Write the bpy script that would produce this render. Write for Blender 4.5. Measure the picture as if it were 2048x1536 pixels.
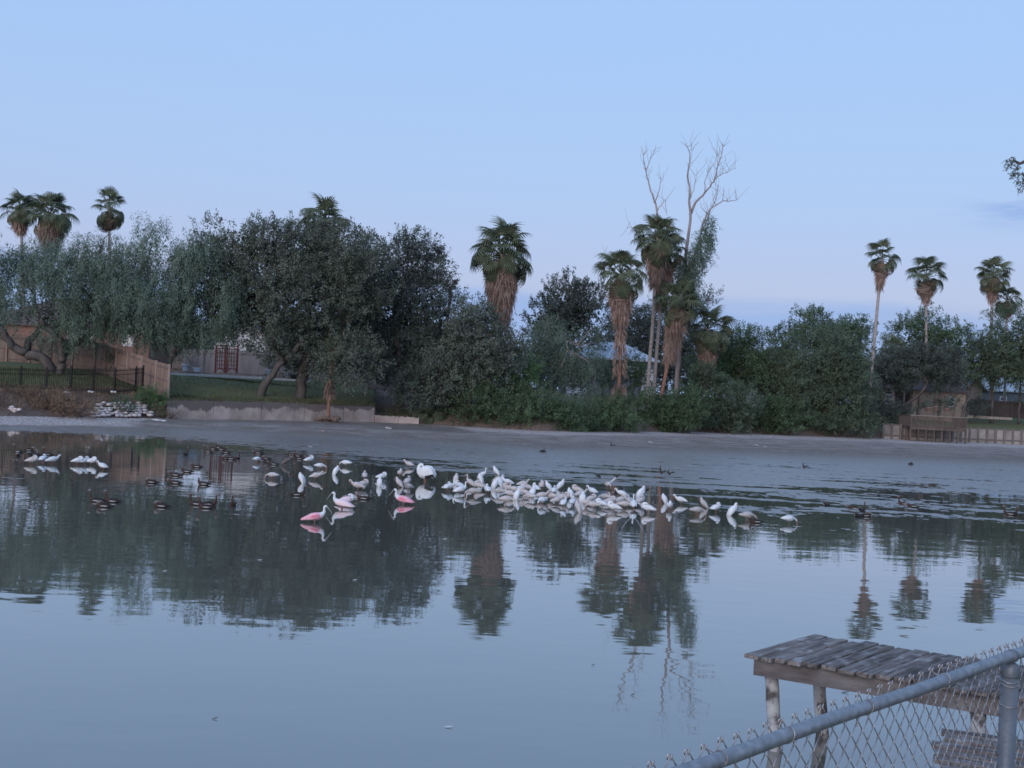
import bpy, math, random
import numpy as np
from mathutils import Vector, Matrix

random.seed(7)
for o in list(bpy.data.objects):
    bpy.data.objects.remove(o, do_unlink=True)
scene = bpy.context.scene
COL = scene.collection

# ------------------------------------------------------------------ camera
F = 2400.0            # focal length in photo pixels (2048 wide)
H = 3.7               # eye height over the pond
ROLL = math.atan(0.0507)
PITCH = 5.0 / F
cam_d = bpy.data.cameras.new('camera')
cam_d.sensor_width = 36.0
cam_d.lens = 36.0 * F / 2048.0
cam_d.clip_start = 0.05
cam_d.clip_end = 20000
cam = bpy.data.objects.new('camera', cam_d)
COL.objects.link(cam)
cam.matrix_world = (Matrix.Translation((0, 0, H)) @ Matrix.Rotation(math.pi / 2 + PITCH, 4, 'X')
                    @ Matrix.Rotation(ROLL, 4, 'Z'))
scene.camera = cam

# ------------------------------------------------------------------ sky and sun (dusk, sun just set behind the camera)
SUN_EL = math.radians(4.0)
SUN_AZ = math.radians(180 + 25)      # behind the camera, a little to the left
world = bpy.data.worlds.new('World')
scene.world = world
world.use_nodes = True
wn, wl = world.node_tree.nodes, world.node_tree.links
wn.clear()
w_out = wn.new('ShaderNodeOutputWorld')
w_bg = wn.new('ShaderNodeBackground')
w_bg.inputs['Strength'].default_value = 0.15
sky = wn.new('ShaderNodeTexSky')
sky.sky_type = 'NISHITA'
sky.sun_disc = False
sky.sun_elevation = SUN_EL
sky.sun_rotation = SUN_AZ
sky.altitude = 0
sky.air_density = 1.0
sky.dust_density = 0.6
sky.ozone_density = 2.2
geo = wn.new('ShaderNodeTexCoord')
sep = wn.new('ShaderNodeSeparateXYZ')
wl.new(geo.outputs['Generated'], sep.inputs[0])
# even dusk veil over the whole dome: evens the sky out the way thin high haze does
ramp = wn.new('ShaderNodeValToRGB')
cr = ramp.color_ramp
cr.elements[0].position = 0.0
cr.elements[0].color = (3.15, 3.7, 5.4, 1)
cr.elements[1].position = 1.0
cr.elements[1].color = (2.6, 4.3, 7.6, 1)
for pos, c in ((0.06, (3.6, 4.0, 5.8, 1)), (0.11, (3.45, 4.2, 6.4, 1)), (0.18, (3.2, 4.45, 6.85, 1)), (0.30, (3.0, 4.5, 7.3, 1)), (0.5, (2.9, 4.6, 7.8, 1))):
    e = cr.elements.new(pos)
    e.color = c
wl.new(sep.outputs['Z'], ramp.inputs['Fac'])
mixs = wn.new('ShaderNodeMix')
mixs.data_type = 'RGBA'
mixs.inputs['Factor'].default_value = 0.8
wl.new(sky.outputs[0], mixs.inputs['A'])
wl.new(ramp.outputs[0], mixs.inputs['B'])
# slate-blue cloud bank low over the horizon and one thin streak higher up
def wmath(op, a, b=None, c=None):
    n = wn.new('ShaderNodeMath')
    n.operation = op
    for i, v in enumerate((a, b, c)):
        if v is None:
            continue
        if isinstance(v, (int, float)):
            n.inputs[i].default_value = v
        else:
            wl.new(v, n.inputs[i])
    return n.outputs[0]


mp = wn.new('ShaderNodeMapping')
mp.inputs['Scale'].default_value = (3.0, 3.0, 22.0)
wl.new(geo.outputs['Generated'], mp.inputs[0])
cn = wn.new('ShaderNodeTexNoise')
cn.inputs['Scale'].default_value = 1.7
cn.inputs['Detail'].default_value = 5
cn.inputs['Roughness'].default_value = 0.55
wl.new(mp.outputs[0], cn.inputs['Vector'])
zed = wmath('MULTIPLY_ADD', cn.outputs['Fac'], 0.055, sep.outputs['Z'])
cel = wn.new('ShaderNodeMapRange')
cel.interpolation_type = 'SMOOTHSTEP'
cel.inputs['From Min'].default_value = 0.118
cel.inputs['From Max'].default_value = 0.092
wl.new(zed, cel.inputs['Value'])
ratio_u = wmath('DIVIDE', sep.outputs['X'], sep.outputs['Y'])
du = wmath('MULTIPLY', wmath('SUBTRACT', ratio_u, 0.445), 1 / 0.052)
dv = wmath('MULTIPLY', wmath('SUBTRACT', sep.outputs['Z'], 0.152), 1 / 0.0095)
g = wmath('ADD', wmath('MULTIPLY', du, du), wmath('MULTIPLY', dv, dv))
gs = wmath('MULTIPLY', wmath('POWER', 2.718, wmath('MULTIPLY', g, -1.0)), wmath('GREATER_THAN', sep.outputs['Y'], 0.0))
mp3 = wn.new('ShaderNodeMapping')
mp3.inputs['Scale'].default_value = (14.0, 14.0, 90.0)
wl.new(geo.outputs['Generated'], mp3.inputs[0])
cn3 = wn.new('ShaderNodeTexNoise')
cn3.inputs['Scale'].default_value = 1.5
cn3.inputs['Detail'].default_value = 4
wl.new(mp3.outputs[0], cn3.inputs['Vector'])
st3 = wn.new('ShaderNodeMapRange')
st3.inputs['From Min'].default_value = 0.36
st3.inputs['From Max'].default_value = 0.62
wl.new(cn3.outputs['Fac'], st3.inputs['Value'])
streak = wmath('MULTIPLY', wmath('MULTIPLY', gs, st3.outputs[0]), 1.9)
cfac = wmath('MINIMUM', wmath('ADD', wmath('MULTIPLY', cel.outputs[0], 0.8), streak), 0.85)
mixc = wn.new('ShaderNodeMix')
mixc.data_type = 'RGBA'
mixc.inputs['B'].default_value = (2.05, 3.1, 5.4, 1)
wl.new(cfac, mixc.inputs['Factor'])
wl.new(mixs.outputs['Result'], mixc.inputs['A'])
wl.new(mixc.outputs['Result'], w_bg.inputs['Color'])
wl.new(w_bg.outputs[0], w_out.inputs[0])

sun_d = bpy.data.lights.new('sun', 'SUN')
sun_d.energy = 2.8
sun_d.angle = math.radians(50)
sun_d.color = (1.0, 0.93, 0.95)
sun = bpy.data.objects.new('sun', sun_d)
COL.objects.link(sun)
# sun direction vector (towards the sun)
_sv = Vector((math.sin(SUN_AZ) * math.cos(SUN_EL + 0.12), math.cos(SUN_AZ) * math.cos(SUN_EL + 0.12), math.sin(SUN_EL + 0.12)))
sun.rotation_euler = _sv.to_track_quat('Z', 'Y').to_euler()
sun.location = _sv * 300

scene.cycles.filter_width = 1.65        # the phone picture is soft at pixel level
vs = scene.view_settings
vs.view_transform = 'Standard'
vs.look = 'None'
vs.exposure = 0.0
vs.gamma = 1.0
vs.use_curve_mapping = False

# ------------------------------------------------------------------ helpers
CR, SR = math.cos(ROLL), math.sin(ROLL)


def ray(px, py):
    u, v = px - 1024.0, 768.0 - py
    return (u * CR - v * SR) / F, (u * SR + v * CR + 5.0) / F


def P(px, py, d):
    a, b = ray(px, py)
    return Vector((a * d, d, H + b * d))


def Gz(px, py, z):
    a, b = ray(px, py)
    d = (z - H) / b
    return Vector((a * d, d, z))


def vnoise(p, seed=0):
    p = np.asarray(p, dtype=np.float64)
    pi = np.floor(p).astype(np.int64)
    f = p - pi
    f = f * f * (3 - 2 * f)
    out = np.zeros(p.shape[0])
    n = p.shape[1]
    for k in range(2 ** n):
        w = np.ones(p.shape[0])
        h = np.full(p.shape[0], seed * 7919 + 13, dtype=np.int64)
        for a in range(n):
            bit = (k >> a) & 1
            w = w * (f[:, a] if bit else 1 - f[:, a])
            h = (h * 31 + (pi[:, a] + bit) * (374761393 + a * 668265263)) & 0x7fffffff
        h = (h ^ (h >> 13)) * 1274126177 & 0x7fffffff
        h = (h ^ (h >> 16)) & 0xffff
        out += w * h / 65535.0
    return out


def fbm(p, seed=0, oct=3):
    s, a, t = 0, 1.0, 0
    p = np.asarray(p, dtype=np.float64)
    for i in range(oct):
        s = s + a * vnoise(p * 2 ** i, seed + i)
        t += a
        a *= 0.5
    return s / t


class MB:
    """collects shapes in world space; build() links them as ONE mesh object"""

    def __init__(self):
        self.v, self.f, self.mi = [], [], []

    def add(self, vs_, fs, mi=0):
        n = len(self.v)
        self.v.extend([tuple(p) for p in vs_])
        for f in fs:
            self.f.append(tuple(i + n for i in f))
            self.mi.append(mi)
        return self

    def box(self, c, sx, sy, sz, ax=(1, 0, 0), up=(0, 0, 1), mi=0, jit=0.0):
        ax = Vector(ax).normalized()
        up = Vector(up).normalized()
        ay = up.cross(ax).normalized()
        az = ax.cross(ay)
        c = Vector(c)
        vs_ = []
        for k in (-1, 1):
            for j in (-1, 1):
                for i in (-1, 1):
                    p = c + ax * (i * sx / 2) + ay * (j * sy / 2) + az * (k * sz / 2)
                    if jit:
                        p += Vector((random.uniform(-jit, jit), random.uniform(-jit, jit), random.uniform(-jit, jit)))
                    vs_.append(p)
        return self.add(vs_, [(0, 2, 3, 1), (4, 5, 7, 6), (0, 1, 5, 4), (2, 6, 7, 3), (0, 4, 6, 2), (1, 3, 7, 5)], mi)

    def bar(self, a, b, w, h, up=(0, 0, 1), mi=0):
        a, b = Vector(a), Vector(b)
        d = b - a
        return self.box((a + b) / 2, d.length, w, h, d, up, mi)

    def tube(self, pts, rad, sides=6, cap=True, mi=0, flat=None):
        pts = [Vector(p) for p in pts]
        n = len(pts)
        if not hasattr(rad, '__len__'):
            rad = [rad] * n
        t0 = (pts[1] - pts[0]).normalized()
        ref = Vector((0, 0, 1)) if abs(t0.z) < 0.9 else Vector((1, 0, 0))
        nx = t0.cross(ref).normalized()
        vs_, fs = [], []
        for i in range(n):
            t = (pts[min(i + 1, n - 1)] - pts[max(i - 1, 0)])
            if t.length < 1e-9:
                t = t0
            t = t.normalized()
            nx = nx - t * nx.dot(t)
            if nx.length < 1e-6:
                nx = t.orthogonal()
            nx = nx.normalized()
            ny = t.cross(nx)
            r = rad[i]
            for k in range(sides):
                a = 2 * math.pi * k / sides
                ra, rb = (r, r) if flat is None else (r * flat[0], r * flat[1])
                vs_.append(pts[i] + nx * (ra * math.cos(a)) + ny * (rb * math.sin(a)))
        for i in range(n - 1):
            for k in range(sides):
                k2 = (k + 1) % sides
                fs.append((i * sides + k, i * sides + k2, (i + 1) * sides + k2, (i + 1) * sides + k))
        if cap:
            fs.append(tuple(range(sides - 1, -1, -1)))
            fs.append(tuple((n - 1) * sides + k for k in range(sides)))
        return self.add(vs_, fs, mi)

    def loft(self, secs, sides=10, mi=0):
        """secs: (x, z, rw, rh[, y]) along a spine in the XZ plane, forward +X"""
        n = len(secs)
        pts = [Vector((s[0], s[4] if len(s) > 4 else 0.0, s[1])) for s in secs]
        vs_, fs = [], []
        for i in range(n):
            t = (pts[min(i + 1, n - 1)] - pts[max(i - 1, 0)]).normalized()
            side = Vector((0, 1, 0))
            side = (side - t * side.dot(t)).normalized()
            nn = t.cross(side)
            for k in range(sides):
                a = 2 * math.pi * k / sides
                vs_.append(pts[i] + side * (secs[i][2] * math.cos(a)) + nn * (secs[i][3] * math.sin(a)))
        for i in range(n - 1):
            for k in range(sides):
                k2 = (k + 1) % sides
                fs.append((i * sides + k, i * sides + k2, (i + 1) * sides + k2, (i + 1) * sides + k))
        fs.append(tuple(range(sides - 1, -1, -1)))
        fs.append(tuple((n - 1) * sides + k for k in range(sides)))
        return self.add(vs_, fs, mi)

    def rock(self, c, rx, ry, rz, rough=0.18, mi=0):
        """a lumpy closed boulder"""
        import itertools
        t = (1 + 5 ** 0.5) / 2
        iv = [Vector(q).normalized() for q in ((-1, t, 0), (1, t, 0), (-1, -t, 0), (1, -t, 0), (0, -1, t), (0, 1, t), (0, -1, -t), (0, 1, -t), (t, 0, -1), (t, 0, 1), (-t, 0, -1), (-t, 0, 1))]
        fc = [(0, 11, 5), (0, 5, 1), (0, 1, 7), (0, 7, 10), (0, 10, 11), (1, 5, 9), (5, 11, 4), (11, 10, 2), (10, 7, 6), (7, 1, 8), (3, 9, 4), (3, 4, 2), (3, 2, 6), (3, 6, 8), (3, 8, 9), (4, 9, 5), (2, 4, 11), (6, 2, 10), (8, 6, 7), (9, 8, 1)]
        c = Vector(c)
        vs_ = []
        for q in iv:
            k = 1 + random.uniform(-rough, rough)
            vs_.append(c + Vector((q.x * rx * k, q.y * ry * k, q.z * rz * k)))
        return self.add(vs_, fc, mi)

    def mesh(self, name, mats, origin=None, smooth=False):
        me = bpy.data.meshes.new(name)
        v = self.v
        if origin is not None:
            v = [(p[0] - origin[0], p[1] - origin[1], p[2] - origin[2]) for p in v]
        me.from_pydata(v, [], self.f)
        if not isinstance(mats, (list, tuple)):
            mats = [mats]
        for m in mats:
            me.materials.append(m)
        if len(mats) > 1:
            me.polygons.foreach_set('material_index', self.mi)
        if smooth:
            me.polygons.foreach_set('use_smooth', [True] * len(self.f))
        me.update()
        return me

    def build(self, name, mats, parent=None, smooth=False, origin=None):
        if origin is None and parent is not None:
            origin = world_loc(parent)
        me = self.mesh(name, mats, origin, smooth)
        o = bpy.data.objects.new(name, me)
        COL.objects.link(o)
        if parent is not None:
            o.parent = parent
        elif origin is not None:
            o.location = origin
        return o


def world_loc(o):
    p = Vector(o.location)
    while o.parent:
        o = o.parent
        p = p + Vector(o.location)
    return p


def tag(o, label=None, cat=None, group=None, kind=None):
    if label:
        o['label'] = label
    if cat:
        o['category'] = cat
    if group:
        o['group'] = group
    if kind:
        o['kind'] = kind
    return o


def empty(name, loc, label=None, cat=None, group=None, rz=0.0):
    o = bpy.data.objects.new(name, None)
    COL.objects.link(o)
    o.location = loc
    o.rotation_euler = (0, 0, rz)
    o.empty_display_size = 0.2
    return tag(o, label, cat, group)


def link(name, me, parent=None, loc=(0, 0, 0), rot=None, scale=None, mw=None):
    o = bpy.data.objects.new(name, me)
    COL.objects.link(o)
    if parent is not None:
        o.parent = parent
    if mw is not None:
        o.matrix_local = mw
    else:
        o.location = loc
        if rot is not None:
            o.rotation_euler = rot
        if scale is not None:
            o.scale = scale
    return o


def quad_mesh(name, V, Q, mat, smooth=False):
    me = bpy.data.meshes.new(name)
    V = np.asarray(V, dtype=np.float32)
    Q = np.asarray(Q, dtype=np.int32)
    me.vertices.add(len(V))
    me.vertices.foreach_set('co', V.ravel())
    k = Q.shape[1]
    me.loops.add(Q.size)
    me.loops.foreach_set('vertex_index', Q.ravel())
    me.polygons.add(len(Q))
    me.polygons.foreach_set('loop_start', np.arange(0, Q.size, k, dtype=np.int32))
    if smooth:
        me.polygons.foreach_set('use_smooth', np.ones(len(Q), dtype=bool))
    me.materials.append(mat)
    me.update(calc_edges=True)
    return me


# ------------------------------------------------------------------ materials
def new_mat(name):
    m = bpy.data.materials.new(name)
    m.use_nodes = True
    nt = m.node_tree
    b = nt.nodes['Principled BSDF']
    return m, nt, b


def _set(b, key, v):
    if key in b.inputs:
        b.inputs[key].default_value = v


def mat(name, c1, c2=None, scale=3.0, rough=0.7, spec=0.3, bump=0.0, bscale=None, metal=0.0, stretch=(1, 1, 1), detail=4, objrand=0.0, contrast=(0.3, 0.7), c3=None):
    m, nt, b = new_mat(name)
    N, L = nt.nodes, nt.links
    _set(b, 'Roughness', rough)
    _set(b, 'Specular IOR Level', spec)
    _set(b, 'Metallic', metal)
    if c2 is None:
        c2 = tuple(x * 0.8 for x in c1)
    tc = N.new('ShaderNodeTexCoord')
    mp_ = N.new('ShaderNodeMapping')
    mp_.inputs['Scale'].default_value = stretch
    L.new(tc.outputs['Object'], mp_.inputs[0])
    nz = N.new('ShaderNodeTexNoise')
    nz.inputs['Scale'].default_value = scale
    nz.inputs['Detail'].default_value = detail
    L.new(mp_.outputs[0], nz.inputs['Vector'])
    rp = N.new('ShaderNodeValToRGB')
    rp.color_ramp.elements[0].position = contrast[0]
    rp.color_ramp.elements[0].color = (*c1, 1)
    rp.color_ramp.elements[1].position = contrast[1]
    rp.color_ramp.elements[1].color = (*c2, 1)
    if c3 is not None:
        e = rp.color_ramp.elements.new((contrast[0] + contrast[1]) / 2)
        e.color = (*c3, 1)
    L.new(nz.outputs['Fac'], rp.inputs['Fac'])
    out = rp.outputs[0]
    if objrand:
        oi = N.new('ShaderNodeObjectInfo')
        hs = N.new('ShaderNodeHueSaturation')
        mr = N.new('ShaderNodeMapRange')
        mr.inputs['To Min'].default_value = 1 - objrand
        mr.inputs['To Max'].default_value = 1 + objrand
        L.new(oi.outputs['Random'], mr.inputs['Value'])
        L.new(mr.outputs[0], hs.inputs['Value'])
        L.new(out, hs.inputs['Color'])
        out = hs.outputs[0]
        va = N.new('ShaderNodeVectorMath')
        va.operation = 'ADD'
        sc = N.new('ShaderNodeMath')
        sc.operation = 'MULTIPLY'
        sc.inputs[1].default_value = 40.0
        L.new(oi.outputs['Random'], sc.inputs[0])
        L.new(mp_.outputs[0], va.inputs[0])
        L.new(sc.outputs[0], va.inputs[1])
        L.new(va.outputs[0], nz.inputs['Vector'])
    L.new(out, b.inputs['Base Color'])
    if bump:
        n2 = N.new('ShaderNodeTexNoise')
        n2.inputs['Scale'].default_value = bscale or scale * 4
        n2.inputs['Detail'].default_value = 5
        L.new(mp_.outputs[0], n2.inputs['Vector'])
        bp = N.new('ShaderNodeBump')
        bp.inputs['Strength'].default_value = bump
        bp.inputs['Distance'].default_value = 0.02
        L.new(n2.outputs['Fac'], bp.inputs['Height'])
        L.new(bp.outputs[0], b.inputs['Normal'])
    return m


def leaf_mat(name, c1, c2, c3, trans=0.25, rough=0.55):
    """per-leaf colour from the island's random value"""
    m, nt, b = new_mat(name)
    N, L = nt.nodes, nt.links
    g = N.new('ShaderNodeNewGeometry')
    rp = N.new('ShaderNodeValToRGB')
    c1 = tuple(.45 * p + .55 * q for p, q in zip(c1, c2))
    c3 = tuple(.5 * p + .5 * q for p, q in zip(c3, c2))
    rp.color_ramp.elements[0].color = (*c1, 1)
    rp.color_ramp.elements[1].color = (*c3, 1)
    e = rp.color_ramp.elements.new(0.55)
    e.color = (*c2, 1)
    L.new(g.outputs['Random Per Island'], rp.inputs['Fac'])
    tc = N.new('ShaderNodeTexCoord')
    nz = N.new('ShaderNodeTexNoise')
    nz.inputs['Scale'].default_value = 0.55
    nz.inputs['Detail'].default_value = 3
    L.new(tc.outputs['Object'], nz.inputs['Vector'])
    mr = N.new('ShaderNodeMapRange')
    mr.inputs['From Min'].default_value = 0.3
    mr.inputs['From Max'].default_value = 0.7
    mr.inputs['To Min'].default_value = 0.6
    mr.inputs['To Max'].default_value = 1.4
    L.new(nz.outputs['Fac'], mr.inputs['Value'])
    hs = N.new('ShaderNodeHueSaturation')
    L.new(rp.outputs[0], hs.inputs['Color'])
    L.new(mr.outputs[0], hs.inputs['Value'])
    L.new(hs.outputs[0], b.inputs['Base Color'])
    _set(b, 'Roughness', rough)
    _set(b, 'Specular IOR Level', 0.25)
    tr = N.new('ShaderNodeBsdfTranslucent')
    L.new(hs.outputs[0], tr.inputs['Color'])
    mx = N.new('ShaderNodeMixShader')
    mx.inputs[0].default_value = trans
    L.new(b.outputs[0], mx.inputs[1])
    L.new(tr.outputs[0], mx.inputs[2])
    L.new(mx.outputs[0], N['Material Output'].inputs['Surface'])
    return m


M = {}
M['oak'] = leaf_mat('oak_leaf', (0.064, 0.079, 0.064), (0.100, 0.118, 0.087), (0.160, 0.177, 0.138))
M['dark'] = leaf_mat('dark_leaf', (0.051, 0.064, 0.059), (0.074, 0.090, 0.074), (0.118, 0.133, 0.108))
M['mesquite'] = leaf_mat('mesquite_leaf', (0.079, 0.118, 0.090), (0.115, 0.160, 0.115), (0.166, 0.200, 0.151), .3)
M['shrub'] = leaf_mat('shrub_leaf', (.054, .086, .048), (.080, .122, .064), (.118, .165, .090), .3)
M['green'] = leaf_mat('bright_leaf', (0.070, 0.122, 0.054), (0.105, 0.173, 0.070), (0.147, 0.200, 0.096), .3)
M['greyleaf'] = leaf_mat('grey_leaf', (0.072, 0.090, 0.072), (0.105, 0.125, 0.097), (0.154, 0.172, 0.136))
M['frond'] = leaf_mat('palm_frond', (.068, .090, .052), (.096, .118, .068), (.145, .160, .098), .2, .45)
M['deadfrond'] = leaf_mat('dead_frond', (.165, .110, .092), (.25, .172, .14), (.37, .275, .235), .15, .8)
M['fadedfrond'] = leaf_mat('faded_frond', (.085, .082, .05), (.13, .11, .07), (.20, .155, .11), .2, .7)
M['olive'] = leaf_mat('olive_leaf', (.064, .092, .058), (.092, .126, .082), (.130, .165, .112), .3)
M['dry'] = leaf_mat('dry_weed', (.15, .095, .070), (.22, .145, .10), (.16, .15, .08), .2, .8)
M['grassblade'] = leaf_mat('grass_blade', (.090, .098, .045), (.122, .130, .060), (.155, .16, .080), .3, .7)
M['bark'] = mat('bark', (.055, .046, .042), (.115, .10, .092), 2.5, .9, .1, .9, 6, stretch=(1, 1, .35))
M['palebark'] = mat('pale_bark', (.24, .20, .18), (.36, .31, .28), 2.5, .9, .1, .6, 6, stretch=(1, 1, .35))
M['deadbark'] = mat('dead_bark', (.19, .15, .142), (.29, .245, .232), 1.5, .9, .1, .5, 6, stretch=(1, 1, .35))
M['palmbark'] = mat('palm_bark', (.22, .185, .17), (.36, .31, .28), 4, .9, .1, 1.0, 5, stretch=(.5, .5, 3.0))
M['redpalm'] = mat('reddish_palm_bark', (.15, .075, .055), (.26, .14, .10), 4, .9, .1, 1.0, 5, stretch=(.5, .5, 3.0))
M['fencewood'] = mat('fence_wood', (.150, .102, .082), (.235, .168, .136), 1.2, .85, .15, .4, 8, stretch=(2.5, 2.5, .4))
M['greywood'] = mat('grey_fence_wood', (.22, .19, .19), (.31, .275, .27), 1.2, .85, .15, .4, 8, stretch=(2.5, 2.5, .4))
M['iron'] = mat('black_iron', (.006, .006, .007), (.011, .011, .012), 5, .6, .2)
M['whitestone'] = mat('white_stone', (.36, .33, .315), (.54, .50, .475), 4, .9, .1, .6, 9, objrand=.15)
M['rubble'] = mat('pale_rubble', (.46, .39, .36), (.66, .57, .525), 3, .9, .1, .7, 9, objrand=.15)
M['steel'] = mat('galvanised_steel', (.185, .198, .218), (.30, .315, .34), 34, .5, .4, .15, 60, metal=.45, contrast=(.3, .7), c3=(.235, .25, .27))
M['darksteel'] = mat('weathered_steel_post', (.11, .125, .145), (.17, .185, .205), 10, .55, .4, .15, 60, metal=.4)
M['wire'] = mat('weathered_wire', (.22, .19, .18), (.44, .43, .44), 22, .5, .45, 0, metal=.55, contrast=(.4, .6))
M['water'] = None

# ------------------------------------------------------------------ ground, pond, mudflat
FOOT_PX = [-1400, -300, 0, 170, 340, 750, 850, 1100, 1250, 1400, 1780, 2048, 2400, 3300]
FOOT_D = [60, 68, 73, 78, 83, 96, 97, 95, 103, 113, 123, 127, 132, 140]


def foot(px):
    return np.interp(px, FOOT_PX, FOOT_D)


OFFS = [0, .3, .45, 1, 2, 3.2, 5, 8, 12, 17, 23, 32, 50, 90, 200, 2500]


def profile(px, off):
    """ground height behind the foot of the bank, per column of the far shore"""
    left = np.interp(off, OFFS, [.28, .45, .6, .85, 1.25, 1.65, 1.95, 2.25, 2.75, 3.3, 3.6, 3.75, 3.8, 3.8, 3.6, 3.0])
    wallp = np.interp(off, OFFS, [.28, .28, 1.5, 1.58, 1.7, 1.85, 2.1, 2.45, 2.8, 3.1, 3.35, 3.5, 3.6, 3.6, 3.5, 3.0])
    lowp = np.interp(off, OFFS, [.28, .28, .7, .85, 1.05, 1.3, 1.6, 1.9, 2.2, 2.6, 3.0, 3.3, 3.5, 3.6, 3.5, 3.0])
    mid = np.interp(off, OFFS, [.28, .4, .5, .8, 1.2, 1.5, 1.75, 2.0, 2.2, 2.45, 2.8, 3.1, 3.3, 3.4, 3.4, 3.0])
    right = np.interp(off, OFFS, [.22, .22, 1.75, 1.8, 1.83, 1.87, 1.95, 2.1, 2.25, 2.5, 2.8, 3.1, 3.3, 3.4, 3.4, 3.0])
    px = np.asarray(px, dtype=float)

    def w(a, b, c, d):
        return np.clip(np.minimum((px - a) / (b - a), (d - px) / (d - c)), 0, 1)
    wl_, ww, wo, wm, wr = w(-9e9, -8e9, 318, 336), w(318, 336, 752, 756), w(752, 756, 850, 880), w(850, 880, 1770, 1776), w(1770, 1776, 8e9, 9e9)
    return left * wl_ + wallp * ww + lowp * wo + mid * wm + right * wr


def ground_z(x, y):
    px = x / max(y, 1.0) * F + 1024
    return float(profile(px, max(0.0, y - float(foot(px)))))


pxs = np.unique(np.concatenate([np.arange(-1300, 3300, 22.0), np.array([318, 336, 752, 756, 1770, 1776])]))
offs = np.array([0, .3, .45, .7, 1, 1.5, 2, 2.6, 3.2, 4, 5, 6.3, 8, 10, 12, 14.5, 17, 20, 23, 27, 32, 40, 50, 65, 90, 140, 200, 500, 1200, 2500])
PX, OF = np.meshgrid(pxs, offs, indexing='ij')
D = foot(PX) + OF
Xg = (PX - 1024) / F * D
Zg = profile(PX, OF)
bump_ = (fbm(np.stack([Xg.ravel() * .6, D.ravel() * .6], 1), 3) - .5).reshape(Zg.shape)
Zg = Zg + bump_ * .22 * np.clip((OF - .5) / 2, 0, 1) * np.clip(60 / (OF + 1), 0, 1)
ni, nj = PX.shape
V = np.stack([Xg.ravel(), D.ravel(), Zg.ravel()], 1)
idx = np.arange(ni * nj).reshape(ni, nj)
Q = np.stack([idx[:-1, :-1].ravel(), idx[1:, :-1].ravel(), idx[1:, 1:].ravel(), idx[:-1, 1:].ravel()], 1)

gm, nt, b = new_mat('bank_ground')
N, L = nt.nodes, nt.links
at_ = N.new('ShaderNodeAttribute')
at_.attribute_name = 'cover'
tc = N.new('ShaderNodeTexCoord')
nz = N.new('ShaderNodeTexNoise')
nz.inputs['Scale'].default_value = .45
nz.inputs['Detail'].default_value = 7
L.new(tc.outputs['Object'], nz.inputs['Vector'])
n2 = N.new('ShaderNodeTexNoise')
n2.inputs['Scale'].default_value = 9
n2.inputs['Detail'].default_value = 4
L.new(tc.outputs['Object'], n2.inputs['Vector'])
dirt = N.new('ShaderNodeValToRGB')
dirt.color_ramp.elements[0].position = .3
dirt.color_ramp.elements[0].color = (.085, .06, .048, 1)
dirt.color_ramp.elements[1].position = .7
dirt.color_ramp.elements[1].color = (.19, .14, .115, 1)
L.new(n2.outputs['Fac'], dirt.inputs['Fac'])
lawn = N.new('ShaderNodeValToRGB')
lawn.color_ramp.elements[0].position = .32
lawn.color_ramp.elements[0].color = (.108, .108, .050, 1)
lawn.color_ramp.elements[1].position = .7
lawn.color_ramp.elements[1].color = (.160, .158, .080, 1)
L.new(n2.outputs['Fac'], lawn.inputs['Fac'])
ad = N.new('ShaderNodeMath')
ad.operation = 'ADD'
L.new(at_.outputs['Fac'], ad.inputs[0])
L.new(nz.outputs['Fac'], ad.inputs[1])
mr = N.new('ShaderNodeMapRange')
mr.inputs['From Min'].default_value = .85
mr.inputs['From Max'].default_value = 1.15
L.new(ad.outputs[0], mr.inputs['Value'])
mx = N.new('ShaderNodeMix')
mx.data_type = 'RGBA'
L.new(mr.outputs[0], mx.inputs['Factor'])
L.new(dirt.outputs[0], mx.inputs['A'])
L.new(lawn.outputs[0], mx.inputs['B'])
L.new(mx.outputs['Result'], b.inputs['Base Color'])
_set(b, 'Roughness', .95)
_set(b, 'Specular IOR Level', .1)
bp = N.new('ShaderNodeBump')
bp.inputs['Strength'].default_value = .8
bp.inputs['Distance'].default_value = .06
L.new(n2.outputs['Fac'], bp.inputs['Height'])
L.new(bp.outputs[0], b.inputs['Normal'])
M['ground'] = gm
me = quad_mesh('ground', V, Q, gm, True)
cover = np.clip((OF - 1.2) / 3.0, 0, 1)
cover = np.where((PX > 318) & (PX < 760), np.clip((OF - .8) / 3.5, 0, 1), cover)
cover = np.where((PX > 750) & (PX < 960), np.clip((OF - 14) / 8, 0, 1) * .6, cover)
cover = np.where(PX > 1770, np.clip((OF - .3) / .6, 0, 1), cover)
cover = np.where(PX < 318, np.clip((OF - 4.8) / 2.2, 0, 1), cover)
a = me.attributes.new('cover', 'FLOAT', 'POINT')
a.data.foreach_set('value', cover.ravel().astype(np.float32))
o = link('ground', me)
tag(o, kind='structure')

# pond
wm_, nt, b = new_mat('pond_water')
N, L = nt.nodes, nt.links
_set(b, 'Base Color', (.122, .118, .095, 1))
_set(b, 'Roughness', .02)
_set(b, 'IOR', 1.56)
_set(b, 'Specular IOR Level', .95)
tc = N.new('ShaderNodeTexCoord')
mp1 = N.new('ShaderNodeMapping')
mp1.inputs['Scale'].default_value = (.55, 1.0, 1)
L.new(tc.outputs['Object'], mp1.inputs[0])
n1 = N.new('ShaderNodeTexNoise')
n1.inputs['Scale'].default_value = 1.5
n1.inputs['Detail'].default_value = 2.0
n1.inputs['Roughness'].default_value = .45
L.new(mp1.outputs[0], n1.inputs['Vector'])
mp2 = N.new('ShaderNodeMapping')
mp2.inputs['Scale'].default_value = (.6, 1.0, 1)
mp2.inputs['Rotation'].default_value = (0, 0, .25)
L.new(tc.outputs['Object'], mp2.inputs[0])
n2 = N.new('ShaderNodeTexNoise')
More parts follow.
